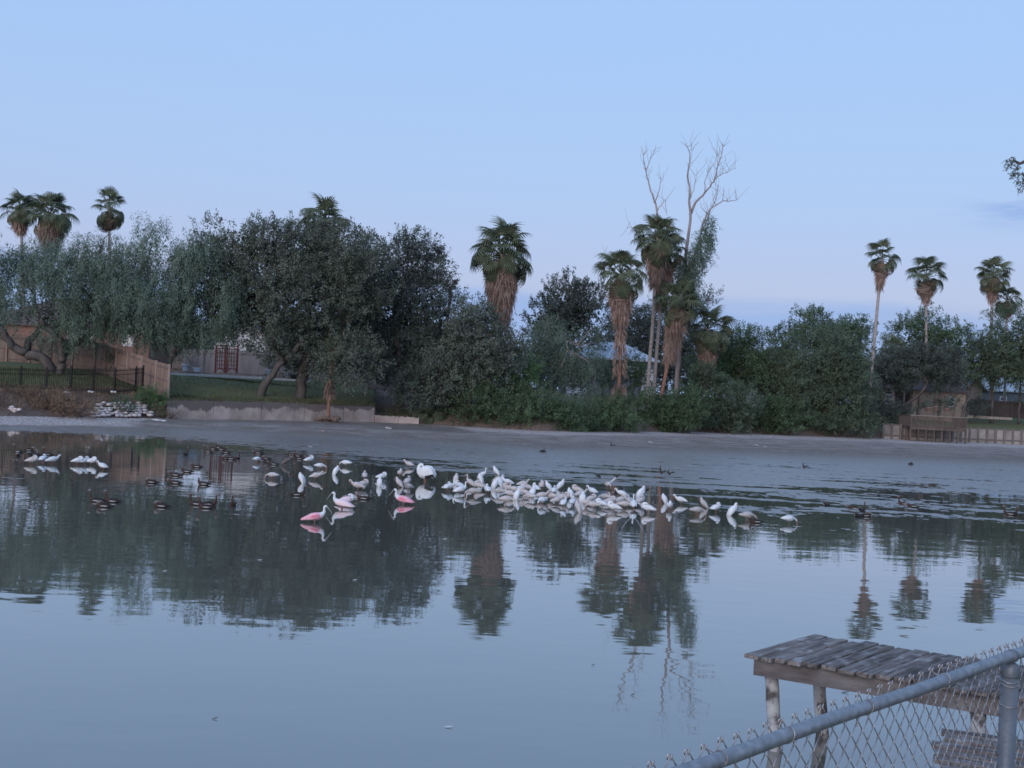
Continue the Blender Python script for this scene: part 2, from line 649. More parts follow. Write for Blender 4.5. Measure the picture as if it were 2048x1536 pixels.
n2.inputs['Scale'].default_value = .35
n2.inputs['Detail'].default_value = 1.5
L.new(mp2.outputs[0], n2.inputs['Vector'])
# calmer and livelier patches
n3 = N.new('ShaderNodeTexNoise')
n3.inputs['Scale'].default_value = .11
n3.inputs['Detail'].default_value = 2
L.new(mp2.outputs[0], n3.inputs['Vector'])
mr = N.new('ShaderNodeMapRange')
mr.inputs['From Min'].default_value = .35
mr.inputs['From Max'].default_value = .65
mr.inputs['To Min'].default_value = .45
mr.inputs['To Max'].default_value = 1.3
L.new(n3.outputs['Fac'], mr.inputs['Value'])
mu = N.new('ShaderNodeMath')
mu.operation = 'MULTIPLY'
L.new(n1.outputs['Fac'], mu.inputs[0])
L.new(mr.outputs[0], mu.inputs[1])
ma = N.new('ShaderNodeMath')
ma.operation = 'MULTIPLY_ADD'
ma.inputs[1].default_value = 1.5
L.new(n2.outputs['Fac'], ma.inputs[0])
L.new(mu.outputs[0], ma.inputs[2])
bp = N.new('ShaderNodeBump')
bp.inputs['Strength'].default_value = 1.0
bp.inputs['Distance'].default_value = .0048
L.new(ma.outputs[0], bp.inputs['Height'])
L.new(bp.outputs[0], b.inputs['Normal'])
_set(b, 'Coat Weight', .45)
_set(b, 'Coat Roughness', .02)
_set(b, 'Coat IOR', 1.45)
L.new(bp.outputs[0], b.inputs['Coat Normal'])
M['water'] = wm_
wx = np.linspace(-160, 160, 9)
wy = np.array([4.0, 30, 60, 90, 120, 150])
WX, WY = np.meshgrid(wx, wy, indexing='ij')
idx = np.arange(WX.size).reshape(WX.shape)
Q = np.stack([idx[:-1, :-1].ravel(), idx[1:, :-1].ravel(), idx[1:, 1:].ravel(), idx[:-1, 1:].ravel()], 1)
o = link('pond_water', quad_mesh('pond_water', np.stack([WX.ravel(), WY.ravel(), WX.ravel() * 0], 1), Q, wm_))
tag(o, kind='structure')

# mudflat: a broad sheet that dips under the water with streaks of puddle between
EDGE_PX = [-1400, -300, 0, 200, 400, 520, 600, 700, 850, 1000, 1150, 1300, 1420, 1600, 1700, 1900, 2048, 2400, 3300]
EDGE_D = [52, 62, 63.5, 64.5, 64, 61, 57.5, 54.5, 52, 50.5, 49, 47.5, 44.5, 42, 42, 43.5, 45, 45, 45]


def edge(px):
    return np.interp(px, EDGE_PX, EDGE_D)


mp_x = np.concatenate([np.arange(-700, 0, 20.0), np.arange(0, 2060, 2.6), np.arange(2060, 2800, 20.0)])
mp_t = np.concatenate([np.linspace(-.03, .6, 60)[:-1], np.linspace(.6, 1.25, 230)])
PX, T = np.meshgrid(mp_x, mp_t, indexing='ij')
d0, d1 = foot(PX), edge(PX)
D = d0 + (d1 - d0) * T
Xm = (PX - 1024) / F * D
zb = np.interp(T, [-.03, 0, .1, .3, .5, .7, .85, 1.0, 1.12, 1.25], [.34, .30, .2, .09, .034, .018, .011, -.002, -.03, -.09])
# streaks run along the shore, slightly down to the right
ang = -.09
sx = Xm * math.cos(ang) + D * math.sin(ang)
sy = -Xm * math.sin(ang) + D * math.cos(ang)
st = fbm(np.stack([sx.ravel() * .22, sy.ravel() * 1.0], 1), 11, 4).reshape(PX.shape) - .5
fine = fbm(np.stack([sx.ravel() * 2.6, sy.ravel() * 4.2], 1), 23, 3).reshape(PX.shape) - .5
wet = np.interp(T, [0, .25, .45, .7, 1, 1.25], [0, .25, .8, 1, 1, .8])
rightness = np.interp(PX, [-700, 500, 800, 1150, 1350, 2800], [.25, .35, .5, .75, 1, 1])
Zm = zb + st * .09 * wet * rightness + fine * (.018 + .045 * wet) + np.where(T < .3, fine * .03, 0)
V = np.stack([Xm.ravel(), D.ravel(), Zm.ravel()], 1)
idx = np.arange(PX.size).reshape(PX.shape)
Q = np.stack([idx[:-1, :-1].ravel(), idx[:-1, 1:].ravel(), idx[1:, 1:].ravel(), idx[1:, :-1].ravel()], 1)
mm_, nt, b = new_mat('wet_mud')
N, L = nt.nodes, nt.links
at_ = N.new('ShaderNodeAttribute')
at_.attribute_name = 'shore'
tc = N.new('ShaderNodeTexCoord')
nz = N.new('ShaderNodeTexNoise')
nz.inputs['Scale'].default_value = 3.5
nz.inputs['Detail'].default_value = 6
L.new(tc.outputs['Object'], nz.inputs['Vector'])
gr = N.new('ShaderNodeTexVoronoi')
gr.inputs['Scale'].default_value = 7.0
L.new(tc.outputs['Object'], gr.inputs['Vector'])
grr = N.new('ShaderNodeValToRGB')
grr.color_ramp.elements[0].position = .1
grr.color_ramp.elements[0].color = (.62, .54, .50, 1)
grr.color_ramp.elements[1].position = .7
grr.color_ramp.elements[1].color = (.27, .225, .205, 1)
L.new(gr.outputs['Distance'], grr.inputs['Fac'])
mudr = N.new('ShaderNodeValToRGB')
mudr.color_ramp.elements[0].position = .3
mudr.color_ramp.elements[0].color = (.125, .102, .085, 1)
mudr.color_ramp.elements[1].position = .72
mudr.color_ramp.elements[1].color = (.225, .188, .160, 1)
L.new(nz.outputs['Fac'], mudr.inputs['Fac'])
n2 = N.new('ShaderNodeTexNoise')
n2.inputs['Scale'].default_value = .5
n2.inputs['Detail'].default_value = 5
L.new(tc.outputs['Object'], n2.inputs['Vector'])
ad = N.new('ShaderNodeMath')
ad.operation = 'MULTIPLY_ADD'
ad.inputs[1].default_value = .5
L.new(n2.outputs['Fac'], ad.inputs[0])
L.new(at_.outputs['Fac'], ad.inputs[2])
mr = N.new('ShaderNodeMapRange')
mr.inputs['From Min'].default_value = .62
mr.inputs['From Max'].default_value = .95
L.new(ad.outputs[0], mr.inputs['Value'])
mx = N.new('ShaderNodeMix')
mx.data_type = 'RGBA'
L.new(mr.outputs[0], mx.inputs['Factor'])
L.new(mudr.outputs[0], mx.inputs['A'])
L.new(grr.outputs[0], mx.inputs['B'])
L.new(mx.outputs['Result'], b.inputs['Base Color'])
rr = N.new('ShaderNodeMapRange')
rr.inputs['From Min'].default_value = 0.0
rr.inputs['From Max'].default_value = .55
rr.inputs['To Min'].default_value = .36
rr.inputs['To Max'].default_value = .9
L.new(at_.outputs['Fac'], rr.inputs['Value'])
L.new(rr.outputs[0], b.inputs['Roughness'])
spr = N.new('ShaderNodeMapRange')
spr.inputs['From Max'].default_value = .4
spr.inputs['To Min'].default_value = 1.0
spr.inputs['To Max'].default_value = .03
L.new(at_.outputs['Fac'], spr.inputs['Value'])
L.new(spr.outputs[0], b.inputs['Specular IOR Level'])
bp = N.new('ShaderNodeBump')
bp.inputs['Strength'].default_value = .9
bp.inputs['Distance'].default_value = .03
L.new(nz.outputs['Fac'], bp.inputs['Height'])
L.new(bp.outputs[0], b.inputs['Normal'])
me = quad_mesh('mudflat', V, Q, mm_, True)
shore = np.interp(T, [-.05, .03, .13, .42, .62], [1, .95, .5, .40, 0.0])
leftgr = np.interp(PX, [-700, 0, 240, 300, 2800], [.35, .35, .3, 0, 0]) * np.interp(T, [0, .45, .7], [1, .8, 0])
shore = np.clip(shore + leftgr - np.interp(PX, [280, 320, 900, 960], [0, .45, .45, 0]) * (T < .2), 0, 1)
a = me.attributes.new('shore', 'FLOAT', 'POINT')
a.data.foreach_set('value', shore.ravel().astype(np.float32))
o = link('mudflat', me)
tag(o, kind='structure')

# near bank under the camera (below the frame), and the pond bed
mb = MB()
nx_ = 24
rows = [(-30, 1.75), (0, 1.75), (4.6, 1.72), (6.2, 1.2), (8.0, .3), (10.0, -.4), (40, -.9)]
vs_, fs = [], []
for i in range(nx_ + 1):
    x = -60 + 120 * i / nx_
    for (y, z) in rows:
        vs_.append((x, y, z + random.uniform(-.04, .04)))
for i in range(nx_):
    for j in range(len(rows) - 1):
        k = i * len(rows) + j
        fs.append((k, k + len(rows), k + len(rows) + 1, k + 1))
mb.add(vs_, fs)
M['bankgrass'] = mat('near_bank_grass', (.04, .06, .022), (.10, .11, .05), 3, .95, .1, .8)
tag(mb.build('near_bank', M['bankgrass'], smooth=True), kind='structure')

# ------------------------------------------------------------------ foliage builders
RNG = np.random.default_rng(5)


def unit(a):
    return a / np.maximum(np.linalg.norm(a, axis=-1, keepdims=True), 1e-9)


def leaves(pos, axis, ln, wd, rng=RNG, face=None):
    """diamond leaves: pos (N,3), axis (N,3) -> V, Q; face: direction the blades tend to turn to"""
    n = len(pos)
    side = unit(np.cross(axis, rng.normal(size=(n, 3)) if face is None else face + rng.normal(size=(n, 3)) * .36))
    nrm = np.cross(axis, side)
    ln = ln * rng.uniform(.65, 1.35, (n, 1))
    wd = wd * rng.uniform(.65, 1.35, (n, 1))
    a = pos
    m = pos + axis * ln * .5 + nrm * ln * .06
    t = pos + axis * ln
    Vv = np.stack([a, m + side * wd * .5, t, m - side * wd * .5], 1).reshape(-1, 3)
    return Vv, np.arange(4 * n).reshape(-1, 4)


def crown_points(lobes, dens, clump=.35, thr=.42, seed=0):
    """shoot bases on and in the lobes; lobes: (center Vector, rx, ry, rz)"""
    out_p, out_n = [], []
    rng = np.random.default_rng(100 + seed)
    for (c, rx, ry, rz) in lobes:
        area = 4 * math.pi * ((rx * ry) ** 1.6 / 3 + (rx * rz) ** 1.6 / 3 + (ry * rz) ** 1.6 / 3) ** (1 / 1.6)
        n = int(area * dens * 1.7)
        d = unit(rng.normal(size=(n, 3)))
        r = 1 - .6 * rng.random((n, 1)) ** 1.8
        rad = np.array([[rx, ry, rz]])
        wob = .82 + .36 * fbm(d * 2.2 + np.array([[c.x, c.y, c.z]]), seed, 2)[:, None]
        p = np.array([[c.x, c.y, c.z]]) + d * rad * r * wob
        keep = fbm(p * clump, seed + 5, 2) > thr
        out_p.append(p[keep])
        out_n.append(unit(d / rad)[keep])
    return np.concatenate(out_p), np.concatenate(out_n)


def crown(name, lobes, parent, material, style, dens=2.2, k=26, leaf=(.26, .12), seed=0, thr=.40, zmin=None, core=True):
    rng = np.random.default_rng(seed + 31)
    k = int(k * 1.3)
    leaf = (leaf[0] * .86, leaf[1] * .86)
    p, n = crown_points(lobes, dens, .45 if style != 'weep' else .35, thr, seed)
    N_ = len(p)
    if style == 'weep':
        d = unit(n * .35 + np.array([[0, 0, -.9]]) + rng.normal(size=(N_, 3)) * .28)
        Ls, spread, drop = rng.uniform(.6, 1.7, (N_, 1)), .17, .35
    elif style == 'up':
        d = unit(n * .6 + np.array([[0, 0, .75]]) + rng.normal(size=(N_, 3)) * .35)
        Ls, spread, drop = rng.uniform(.5, 1.3, (N_, 1)), .14, 0
    elif style == 'shrub':
        d = unit(n * .7 + np.array([[0, 0, .55]]) + rng.normal(size=(N_, 3)) * .45)
        Ls, spread, drop = rng.uniform(.35, 1.0, (N_, 1)), .15, .05
    else:
        d = unit(n * .9 + np.array([[0, 0, .3]]) + rng.normal(size=(N_, 3)) * .45)
        Ls, spread, drop = rng.uniform(.5, 1.35, (N_, 1)), .20, .1
    t = rng.random((N_, k, 1)) ** .85
    pos = p[:, None, :] + d[:, None, :] * Ls[:, None, :] * t
    pos = pos + np.array([[[0, 0, -1.0]]]) * drop * t ** 2 + rng.normal(size=(N_, k, 3)) * spread * (1.1 - .7 * t)
    ax = d[:, None, :] * .7 + rng.normal(size=(N_, k, 3)) * .55
    if style == 'weep':
        ax = ax + np.array([[[0, 0, -.6]]])
    ax = unit(ax).reshape(-1, 3)
    pos = pos.reshape(-1, 3)
    face = np.repeat(unit(n * .8 + np.array([[0, 0, .5]]) + rng.normal(size=(N_, 3)) * .3), k, axis=0)
    if zmin is not None:
        kp = pos[:, 2] > zmin
        pos, ax, face = pos[kp], ax[kp], face[kp]
    V1, Q1 = leaves(pos, ax, leaf[0], leaf[1], rng, face)
    if core:
        # larger inner sprays so that the middle of the crown is not transparent
        cp = []
        for (c, rx, ry, rz) in lobes:
            if min(rx, rz) < 1.7:
                continue
            m = int(rx * ry * rz * 4.2 * 4.5)
            q = unit(rng.normal(size=(m, 3))) * rng.random((m, 1)) ** .45 * .66
            cp.append(np.array([[c.x, c.y, c.z]]) + q * np.array([[rx, ry, rz]]))
        cp = np.concatenate(cp + [np.zeros((1, 3)) + p[:1]])
        if zmin is not None:
            cp = cp[cp[:, 2] > zmin + .3]
        V2, Q2 = leaves(cp, unit(rng.normal(size=(len(cp), 3))), *((.34, .12) if style == 'weep' else (.40, .22)), rng)
        Q1 = np.concatenate([Q1, Q2 + len(V1)])
        V1 = np.concatenate([V1, V2])
    og = world_loc(parent)
    me = quad_mesh(name, V1 - np.array([[og.x, og.y, og.z]]), Q1, material)
    ob = link(name, me, parent)
    return ob, p


def px_lobes(spec, d, depth=.8):
    out = []
    for s in spec:
        px, py, rx, ry = s[:4]
        dd = d + (s[4] if len(s) > 4 else 0)
        k = dd / F
        out.append((P(px, py, dd), rx * k, max(.5, (rx + ry) / 2 * k * depth), ry * k))
    return out


def wobble_path(pts, n, amp, rng):
    """smooth polyline through pts with small kinks"""
    pts = [Vector(p) for p in pts]
    out = []
    m = len(pts)
    for i in range(m - 1):
        p0, p1, p2, p3 = pts[max(i - 1, 0)], pts[i], pts[i + 1], pts[min(i + 2, m - 1)]
        for j in range(n):
            t = j / n
            q = 0.5 * ((2 * p1) + (p2 - p0) * t + (2 * p0 - 5 * p1 + 4 * p2 - p3) * t * t + (3 * p1 - p0 - 3 * p2 + p3) * t ** 3)
            if i or j:
                q = q + Vector((rng.uniform(-amp, amp), rng.uniform(-amp, amp), rng.uniform(-amp, amp)))
            out.append(q)
    out.append(pts[-1])
    return out


def limb(mb, pts, r0, r1, rng, n=4, amp=.04, sides=7):
    q = wobble_path(pts, n, amp, rng)
    m = len(q)
    mb.tube(q, [r0 + (r1 - r0) * (i / (m - 1)) ** .8 for i in range(m)], sides)
    return q


def tree(name, label, lobes_px, d, trunks_px, leafmat, style, barkmat='bark', r=.22, dens=2.2, k=26, leaf=(.26, .12), seed=0, thr=.40,
         group='trees along the far bank', cat='tree', nbranch=26, depth=.8):
    rng = random.Random(seed * 13 + 1)
    lobes = px_lobes(lobes_px, d, depth)
    b0 = P(*trunks_px[0][0], d)
    base = Vector((b0.x, d, ground_z(b0.x, d) - .1))
    root = empty(name, base, label, cat, group)
    mb = MB()
    ends = []
    for ti, tr in enumerate(trunks_px):
        pts = [P(px, py, d + (q * .35 * (1 if ti % 2 else -1))) for q, (px, py) in enumerate(tr)]
        if ti == 0 or tr[0] == trunks_px[0][0]:
            pts[0] = base.copy()
        rr = r * (1.0 if ti == 0 else .75)
        q = limb(mb, pts, rr, rr * .5, rng, 5, .05 * r / .2)
        ends.append((q[-1], rr * .5))
    for li, (c, rx, ry, rz) in enumerate(lobes):
        e, er = min(ends, key=lambda t: (t[0] - c).length)
        mid = (e + c) / 2 + Vector((rng.uniform(-.5, .5), rng.uniform(-.5, .5), rng.uniform(-.2, .6)))
        q = limb(mb, [e, mid, c], er * .75, .045, rng, 4, .08, 6)
        for bi in range(max(2, nbranch // len(lobes))):
            s = q[rng.randrange(len(q) // 2, len(q))]
            dr = Vector((rng.gauss(0, 1), rng.gauss(0, 1), rng.gauss(.25, .8))).normalized()
            tip = c + Vector((dr.x * rx, dr.y * ry, dr.z * rz)) * rng.uniform(.75, 1.02)
            limb(mb, [s, (s + tip) / 2 + Vector((0, 0, rng.uniform(-.2, .4))), tip], .05, .012, rng, 3, .10, 4)
    mb.build('trunk', M[barkmat], root, True)
    crown('crown', lobes, root, M[leafmat], style, dens, k, leaf, seed, thr, zmin=base.z + .25)
    return root


def shrub(name, label, lobes_px, d, leafmat='shrub', dens=2.6, k=24, leaf=(.20, .10), seed=0, group='shrubs along the far bank', style='shrub', thr=.36, cat='shrub'):
    rng = random.Random(seed)
    lobes = px_lobes(lobes_px, d, .9)
    c0 = lobes[0][0]
    base = Vector((c0.x, d, ground_z(c0.x, d) - .05))
    root = empty(name, base, label, cat, group)
    for (c, rx, ry, rz) in lobes:
        bb = Vector((c.x + rng.uniform(-.3, .3), c.y + rng.uniform(-.3, .3), ground_z(c.x, c.y) - .05))
        for i in range(4):
            mb = MB()
            tip = c + Vector((rng.uniform(-.7, .7) * rx, rng.uniform(-.6, .6) * ry, rng.uniform(.1, .8) * rz))
            limb(mb, [bb, (bb + tip) / 2 + Vector((rng.uniform(-.2, .2), 0, .1)), tip], .035, .01, rng, 3, .04, 4)
            mb.build('stem', M['bark'], root)
    crown('foliage', lobes, root, M[leafmat], style, dens, k, leaf, seed, thr, zmin=None)
    return root


# ------------------------------------------------------------------ trees
tree('mesquite_tree', 'large weeping tree with a curving forked trunk behind the iron fence', [(-60, 555, 120, 110), (60, 535, 105, 85), (150, 560, 110, 95), (235, 565, 75, 95), (110, 620, 150, 60), (305, 485, 46, 60), (300, 595, 72, 85), (200, 492, 60, 45)], 90,
     [[(105, 752), (86, 718), (52, 706), (25, 690), (5, 662), (-25, 635)], [(120, 752), (128, 712), (150, 690), (178, 668), (215, 640)], [(126, 722), (122, 690), (105, 668), (80, 640)], [(52, 706), (60, 680), (82, 655)]],
     'mesquite', 'weep', 'bark', .46, 2.6, 32, (.20, .06), 1, .41)
tree('mesquite_tree', 'drooping feathery tree standing at the end of the brown wooden fence', [(395, 555, 62, 90), (425, 622, 52, 60), (348, 628, 58, 55), (375, 500, 32, 48), (450, 585, 40, 55)], 91,
     [[(330, 765), (345, 715), (365, 660), (380, 600)], [(345, 715), (395, 670), (430, 640)]], 'mesquite', 'weep', 'bark', .2, 3.6, 34, (.20, .065), 2, .34)
tree('live_oak', 'dark live oak with a leaning forked trunk on the lawn', [(428, 485, 38, 38), (480, 490, 45, 45), (455, 560, 75, 75), (530, 590, 90, 85), (550, 668, 72, 40), (540, 482, 42, 40), (450, 618, 42, 42)], 93,
     [[(518, 793), (540, 758), (566, 722)], [(566, 722), (548, 700), (528, 660), (515, 620)], [(566, 722), (590, 700), (606, 680)]], 'oak', 'oak', 'bark', .40, 2.9, 28, (.22, .10), 3, .37)
tree('live_oak', 'broad dark live oak with one thick upright trunk on the lawn', [(600, 505, 62, 58), (665, 520, 70, 70), (620, 600, 95, 85), (640, 690, 95, 50), (720, 555, 65, 75), (705, 722, 62, 45, -3)], 95,
     [[(598, 793), (606, 755), (612, 705), (620, 650)], [(612, 705), (650, 680), (690, 650)]], 'oak', 'oak', 'bark', .50, 2.9, 28, (.22, .10), 4, .37)
tree('live_oak', 'tallest dark live oak with spiky right side left of the shaggy palm', [(765, 515, 60, 45), (830, 515, 48, 45), (862, 550, 36, 45), (780, 600, 95, 75), (855, 640, 70, 80), (760, 690, 85, 65), (880, 720, 80, 65), (715, 620, 60, 90)], 101,
     [[(800, 815), (800, 760), (795, 690), (795, 620)], [(800, 760), (850, 720), (870, 660)]], 'dark', 'oak', 'bark', .38, 2.9, 28, (.22, .10), 5, .38)
tree('oak_tree', 'low dark oak spilling over the bank under the shaggy palm', [(960, 690, 62, 65), (915, 745, 70, 60), (1005, 715, 45, 60), (935, 640, 42, 45), (855, 775, 65, 42)], 98,
     [[(935, 835), (940, 790), (950, 740), (955, 690)]], 'greyleaf', 'oak', 'bark', .25, 2.6, 26, (.22, .11), 6, .40)
tree('background_tree', 'dark pointed tree behind the feathery tree right of the shaggy palm', [(1130, 610, 45, 60), (1180, 620, 45, 60), (1090, 640, 45, 45), (1150, 670, 80, 50)], 128,
     [[(1150, 780), (1150, 720), (1145, 650)]], 'dark', 'up', 'bark', .25, 2.0, 24, (.26, .12), 7, .40)
tree('mesquite_tree', 'rounded feathery tree with a thin crooked pale trunk above the lawn', [(1100, 670, 55, 50), (1155, 690, 55, 65), (1080, 715, 40, 45), (1125, 730, 50, 35), (1190, 740, 30, 45)], 108,
     [[(1098, 788), (1106, 757), (1120, 738), (1135, 700)], [(1120, 738), (1095, 715), (1085, 690)]], 'mesquite', 'weep', 'palebark', .13, 2.5, 24, (.20, .075), 8, .40)
tree('background_tree', 'leafy tree closing the gap behind the tall palm cluster', [(1270, 650, 60, 60), (1330, 690, 70, 60), (1220, 700, 45, 40), (1390, 720, 60, 60)], 148,
     [[(1300, 800), (1300, 740), (1300, 690)]], 'dark', 'oak', 'bark', .25, 2.0, 24, (.26, .12), 9, .40)
tree('leafy_tree', 'mid green tree between the young palm and the brown gable', [(1470, 720, 60, 55), (1520, 740, 50, 60), (1430, 740, 50, 60), (1490, 690, 40, 35)], 121,
     [[(1480, 830), (1480, 780), (1480, 740)]], 'shrub', 'oak', 'bark', .18, 2.3, 24, (.22, .11), 10, .40)
tree('pale_tree', 'thin yellow leaved tree showing over the young palm', [(1418, 600, 22, 20), (1400, 615, 18, 16)], 124,
     [[(1405, 800), (1408, 700), (1412, 640), (1418, 600)]], 'mesquite', 'up', 'palebark', .09, 1.6, 14, (.22, .10), 11, .42)
tree('willow_tree', 'grey green spreading tree leaning over the mudflat left of the slender palm', [(1635, 735, 85, 70), (1600, 790, 65, 55), (1690, 775, 60, 65), (1680, 700, 55, 45), (1560, 760, 45, 55)], 121,
     [[(1632, 862), (1648, 825), (1662, 795), (1655, 750)], [(1648, 825), (1620, 790), (1600, 765)]], 'olive', 'oak', 'bark', .2, 2.6, 26, (.22, .11), 12, .38)
tree('background_tree', 'light green tree rising behind the grey green willow', [(1625, 655, 40, 40), (1700, 670, 50, 35), (1570, 685, 40, 30), (1660, 690, 60, 35)], 150,
     [[(1640, 800), (1640, 730), (1640, 690)]], 'shrub', 'oak', 'bark', .2, 2.0, 24, (.28, .13), 13, .40)
tree('background_tree', 'airy green tree in front of the middle of the three far palms', [(1855, 665, 60, 42), (1820, 690, 45, 45), (1900, 690, 45, 45), (1870, 720, 70, 40)], 141,
     [[(1860, 820), (1860, 760), (1858, 700)]], 'shrub', 'oak', 'bark', .2, 2.2, 22, (.26, .12), 14, .43)
tree('live_oak', 'low dark oak spreading over the timber deck', [(1830, 742, 60, 32), (1890, 744, 50, 30), (1785, 740, 45, 34), (1860, 722, 60, 30)], 130,
     [[(1800, 838), (1812, 812), (1840, 788), (1855, 765)], [(1922, 838), (1930, 810), (1945, 785), (1925, 760)]], 'dark', 'oak', 'bark', .24, 2.6, 26, (.24, .12), 15, .38)
tree('tall_tree', 'tall dense tree at the right edge behind the timber bulkhead', [(1985, 690, 50, 62), (2045, 680, 50, 70), (1960, 730, 35, 45), (2020, 740, 50, 40), (2090, 720, 70, 90)], 139,
     [[(1983, 842), (1985, 800), (1985, 740)], [(2036, 848), (2040, 800), (2042, 740)]], 'olive', 'oak', 'bark', .24, 2.4, 24, (.24, .12), 16, .40)

# distant wood that closes the gaps
rng = np.random.default_rng(77)
lb = []
for px in np.arange(-240, 2340, 34):
    top = np.interp(px, [-500, 0, 300, 800, 1100, 1500, 2100, 2700], [600, 600, 620, 640, 690, 715, 720, 720]) + rng.uniform(-14, 10)
    dd = 185 + rng.uniform(-10, 10)
    k = dd / F
    c = P(px, (top + 790) / 2, dd)
    lb.append((c, 34 * k, 30 * k, (790 - top) / 2 * k))
ob0 = empty('distant_woods', (0, 185, 3.2))
ob, _ = crown('distant_woods', lb, ob0, M['oak'], 'oak', .6, 9, (.62, .34), 40, .33)
COLW = ob
ob.parent = None
ob.location = (0, 185, 3.2)
bpy.data.objects.remove(ob0)
ob.name = 'distant_woods'
tag(ob, 'dark band of distant trees behind the gardens', 'woods', kind='stuff')

# dead tree with bare forking limbs
dt = empty('dead_tree', Vector((P(1360, 800, 116).x, 116, 2.0)), 'tall dead tree with bare forking branches above the palms', 'tree', 'trees along the far bank')
rg = random.Random(3)
mb = MB()


def dl(pts, r0, r1, dz=0.0, twigs=0):
    q = limb(mb, [P(px, py, 116 + dz + i * .12) for i, (px, py) in enumerate(pts)], r0 * 1.08, r1 * 1.1, rg, 4, .07, 6)
    for _ in range(twigs * 4):
        s = q[rg.randrange(len(q) // 3, len(q) - 1)]
        dr = Vector((rg.uniform(-.7, .7), rg.uniform(-.6, .6), rg.uniform(.5, 1.2)))
        limb(mb, [s, s + dr * .7 + Vector((rg.uniform(-.2, .2), 0, 0)), s + dr * rg.uniform(1.0, 1.9)], .022, .008, rg, 3, .05, 4)
    return q


dl([(1352, 815), (1356, 740), (1362, 660), (1366, 590), (1368, 560)], .24, .19)
dl([(1368, 560), (1372, 500), (1380, 440), (1379, 390), (1376, 340), (1380, 310), (1371, 286)], .20, .022, .2, 3)
dl([(1380, 430), (1392, 405), (1410, 385), (1428, 362), (1434, 340), (1446, 300), (1445, 288)], .13, .018, .6, 4)
dl([(1428, 362), (1440, 350), (1455, 344), (1472, 336)], .05, .012, .9, 2)
dl([(1368, 560), (1385, 520), (1402, 470), (1412, 430), (1440, 405), (1462, 402), (1478, 398)], .15, .014, 0, 4)
dl([(1402, 470), (1418, 430), (1430, 400), (1438, 370)], .07, .014, .5, 3)
dl([(1382, 396), (1392, 360), (1393, 338)], .04, .012, .2, 1)
dl([(1376, 340), (1382, 320), (1384, 290)], .03, .010, .2, 1)
dl([(1410, 385), (1412, 355), (1430, 320), (1434, 300)], .05, .012, .6, 2)
dl([(1352, 620), (1338, 540), (1318, 440), (1308, 400), (1296, 360), (1290, 330), (1282, 292)], .16, .018, -.4, 3)
dl([(1292, 340), (1302, 318), (1312, 290)], .05, .010, -.4, 1)
dl([(1308, 405), (1318, 380), (1322, 356)], .07, .016, -.2, 1)
dl([(1316, 420), (1330, 402), (1334, 430)], .05, .012, -.2, 1)
dl([(1345, 585), (1372, 570), (1402, 540), (1425, 505)], .07, .012, .3, 3)
dl([(1320, 520), (1282, 482), (1262, 455), (1240, 472)], .04, .008, -.6, 1)
dl([(1230, 540), (1212, 520), (1206, 488)], .022, .006, -.6, 1)
mb.build('trunk', M['deadbark'], dt, True)
crown('crown', px_lobes([(1410, 470, 16, 26), (1395, 505, 20, 26), (1380, 545, 22, 30), (1372, 590, 22, 30), (1418, 435, 9, 12), (1360, 535, 16, 26)], 116), dt, M['mesquite'], 'weep', 4.2, 22, (.24, .08), 50, .34, core=False)

# ------------------------------------------------------------------ shrubs along the bank
shrub('bank_shrub', 'big rounded green shrub hanging over the mudflat below the shaggy palm', [(1000, 805, 70, 48), (1060, 812, 60, 42), (945, 810, 40, 45), (1110, 830, 30, 26)], 97, 'shrub', seed=60)
shrub('bright_shrub', 'bright green bush rising behind the rounded shrub', [(1045, 748, 32, 38), (1030, 770, 30, 30)], 100, 'green', seed=61)
shrub('bank_shrub', 'low shrub at the foot of the palm with the tattered trunk', [(1200, 825, 55, 32), (1255, 825, 45, 34), (1165, 838, 30, 22, -3), (1135, 838, 28, 20, -4.5), (1225, 845, 45, 18), (1150, 850, 34, 12, -4.5), (1190, 850, 34, 12, -2.5)], 102.5, 'shrub', seed=62)
shrub('bank_shrub', 'shrub thicket below the tall palm cluster', [(1320, 820, 55, 38), (1375, 815, 50, 42), (1340, 840, 60, 22), (1290, 845, 40, 16)], 109, 'shrub', seed=63)
shrub('bank_shrub', 'dark thicket under the young palm', [(1430, 800, 50, 50), (1475, 815, 45, 45), (1410, 770, 40, 40), (1440, 845, 50, 20)], 114, 'olive', seed=64)
shrub('bank_shrub', 'green undergrowth below the brown gable', [(1540, 825, 50, 38), (1580, 835, 45, 28), (1520, 850, 40, 14)], 117, 'shrub', seed=65)
shrub('bank_shrub', 'low hanging bush under the grey green willow', [(1690, 840, 55, 26), (1640, 850, 45, 16), (1730, 850, 35, 18)], 120, 'olive', seed=66)
shrub('dark_bush', 'dark rounded bush beside the timber deck', [(1760, 825, 38, 30), (1800, 832, 28, 22)], 126, 'dark', seed=67)
shrub('dark_bush', 'dark bush in the shade at the end of the low wall', [(860, 800, 40, 30), (905, 810, 40, 36)], 99, 'dark', seed=68)
shrub('weed_clump', 'tall green weeds beside the stone pile at the fence end', [(305, 805, 22, 18), (322, 818, 14, 16), (288, 796, 18, 10)], 83.2, 'green', seed=69, leaf=(.22, .05), dens=4)
shrub('weed_clump', 'leafy weed growing out of the stone pile', [(243, 808, 12, 10), (252, 822, 10, 8)], 80.6, 'shrub', seed=70, leaf=(.16, .07), dens=4)
shrub('dry_weed_clump', 'brown dry brush mound beside the gravel shore', [(110, 808, 50, 20), (60, 810, 45, 22), (155, 820, 40, 14), (90, 822, 60, 14)], 77.2, 'dry', seed=71, leaf=(.18, .04), dens=4, cat='brush')
shrub('dry_weed_clump', 'reddish dry brush at the left edge of the shore', [(5, 805, 40, 20), (-40, 810, 40, 22)], 74.2, 'dry', seed=72, leaf=(.18, .04), dens=4, cat='brush')
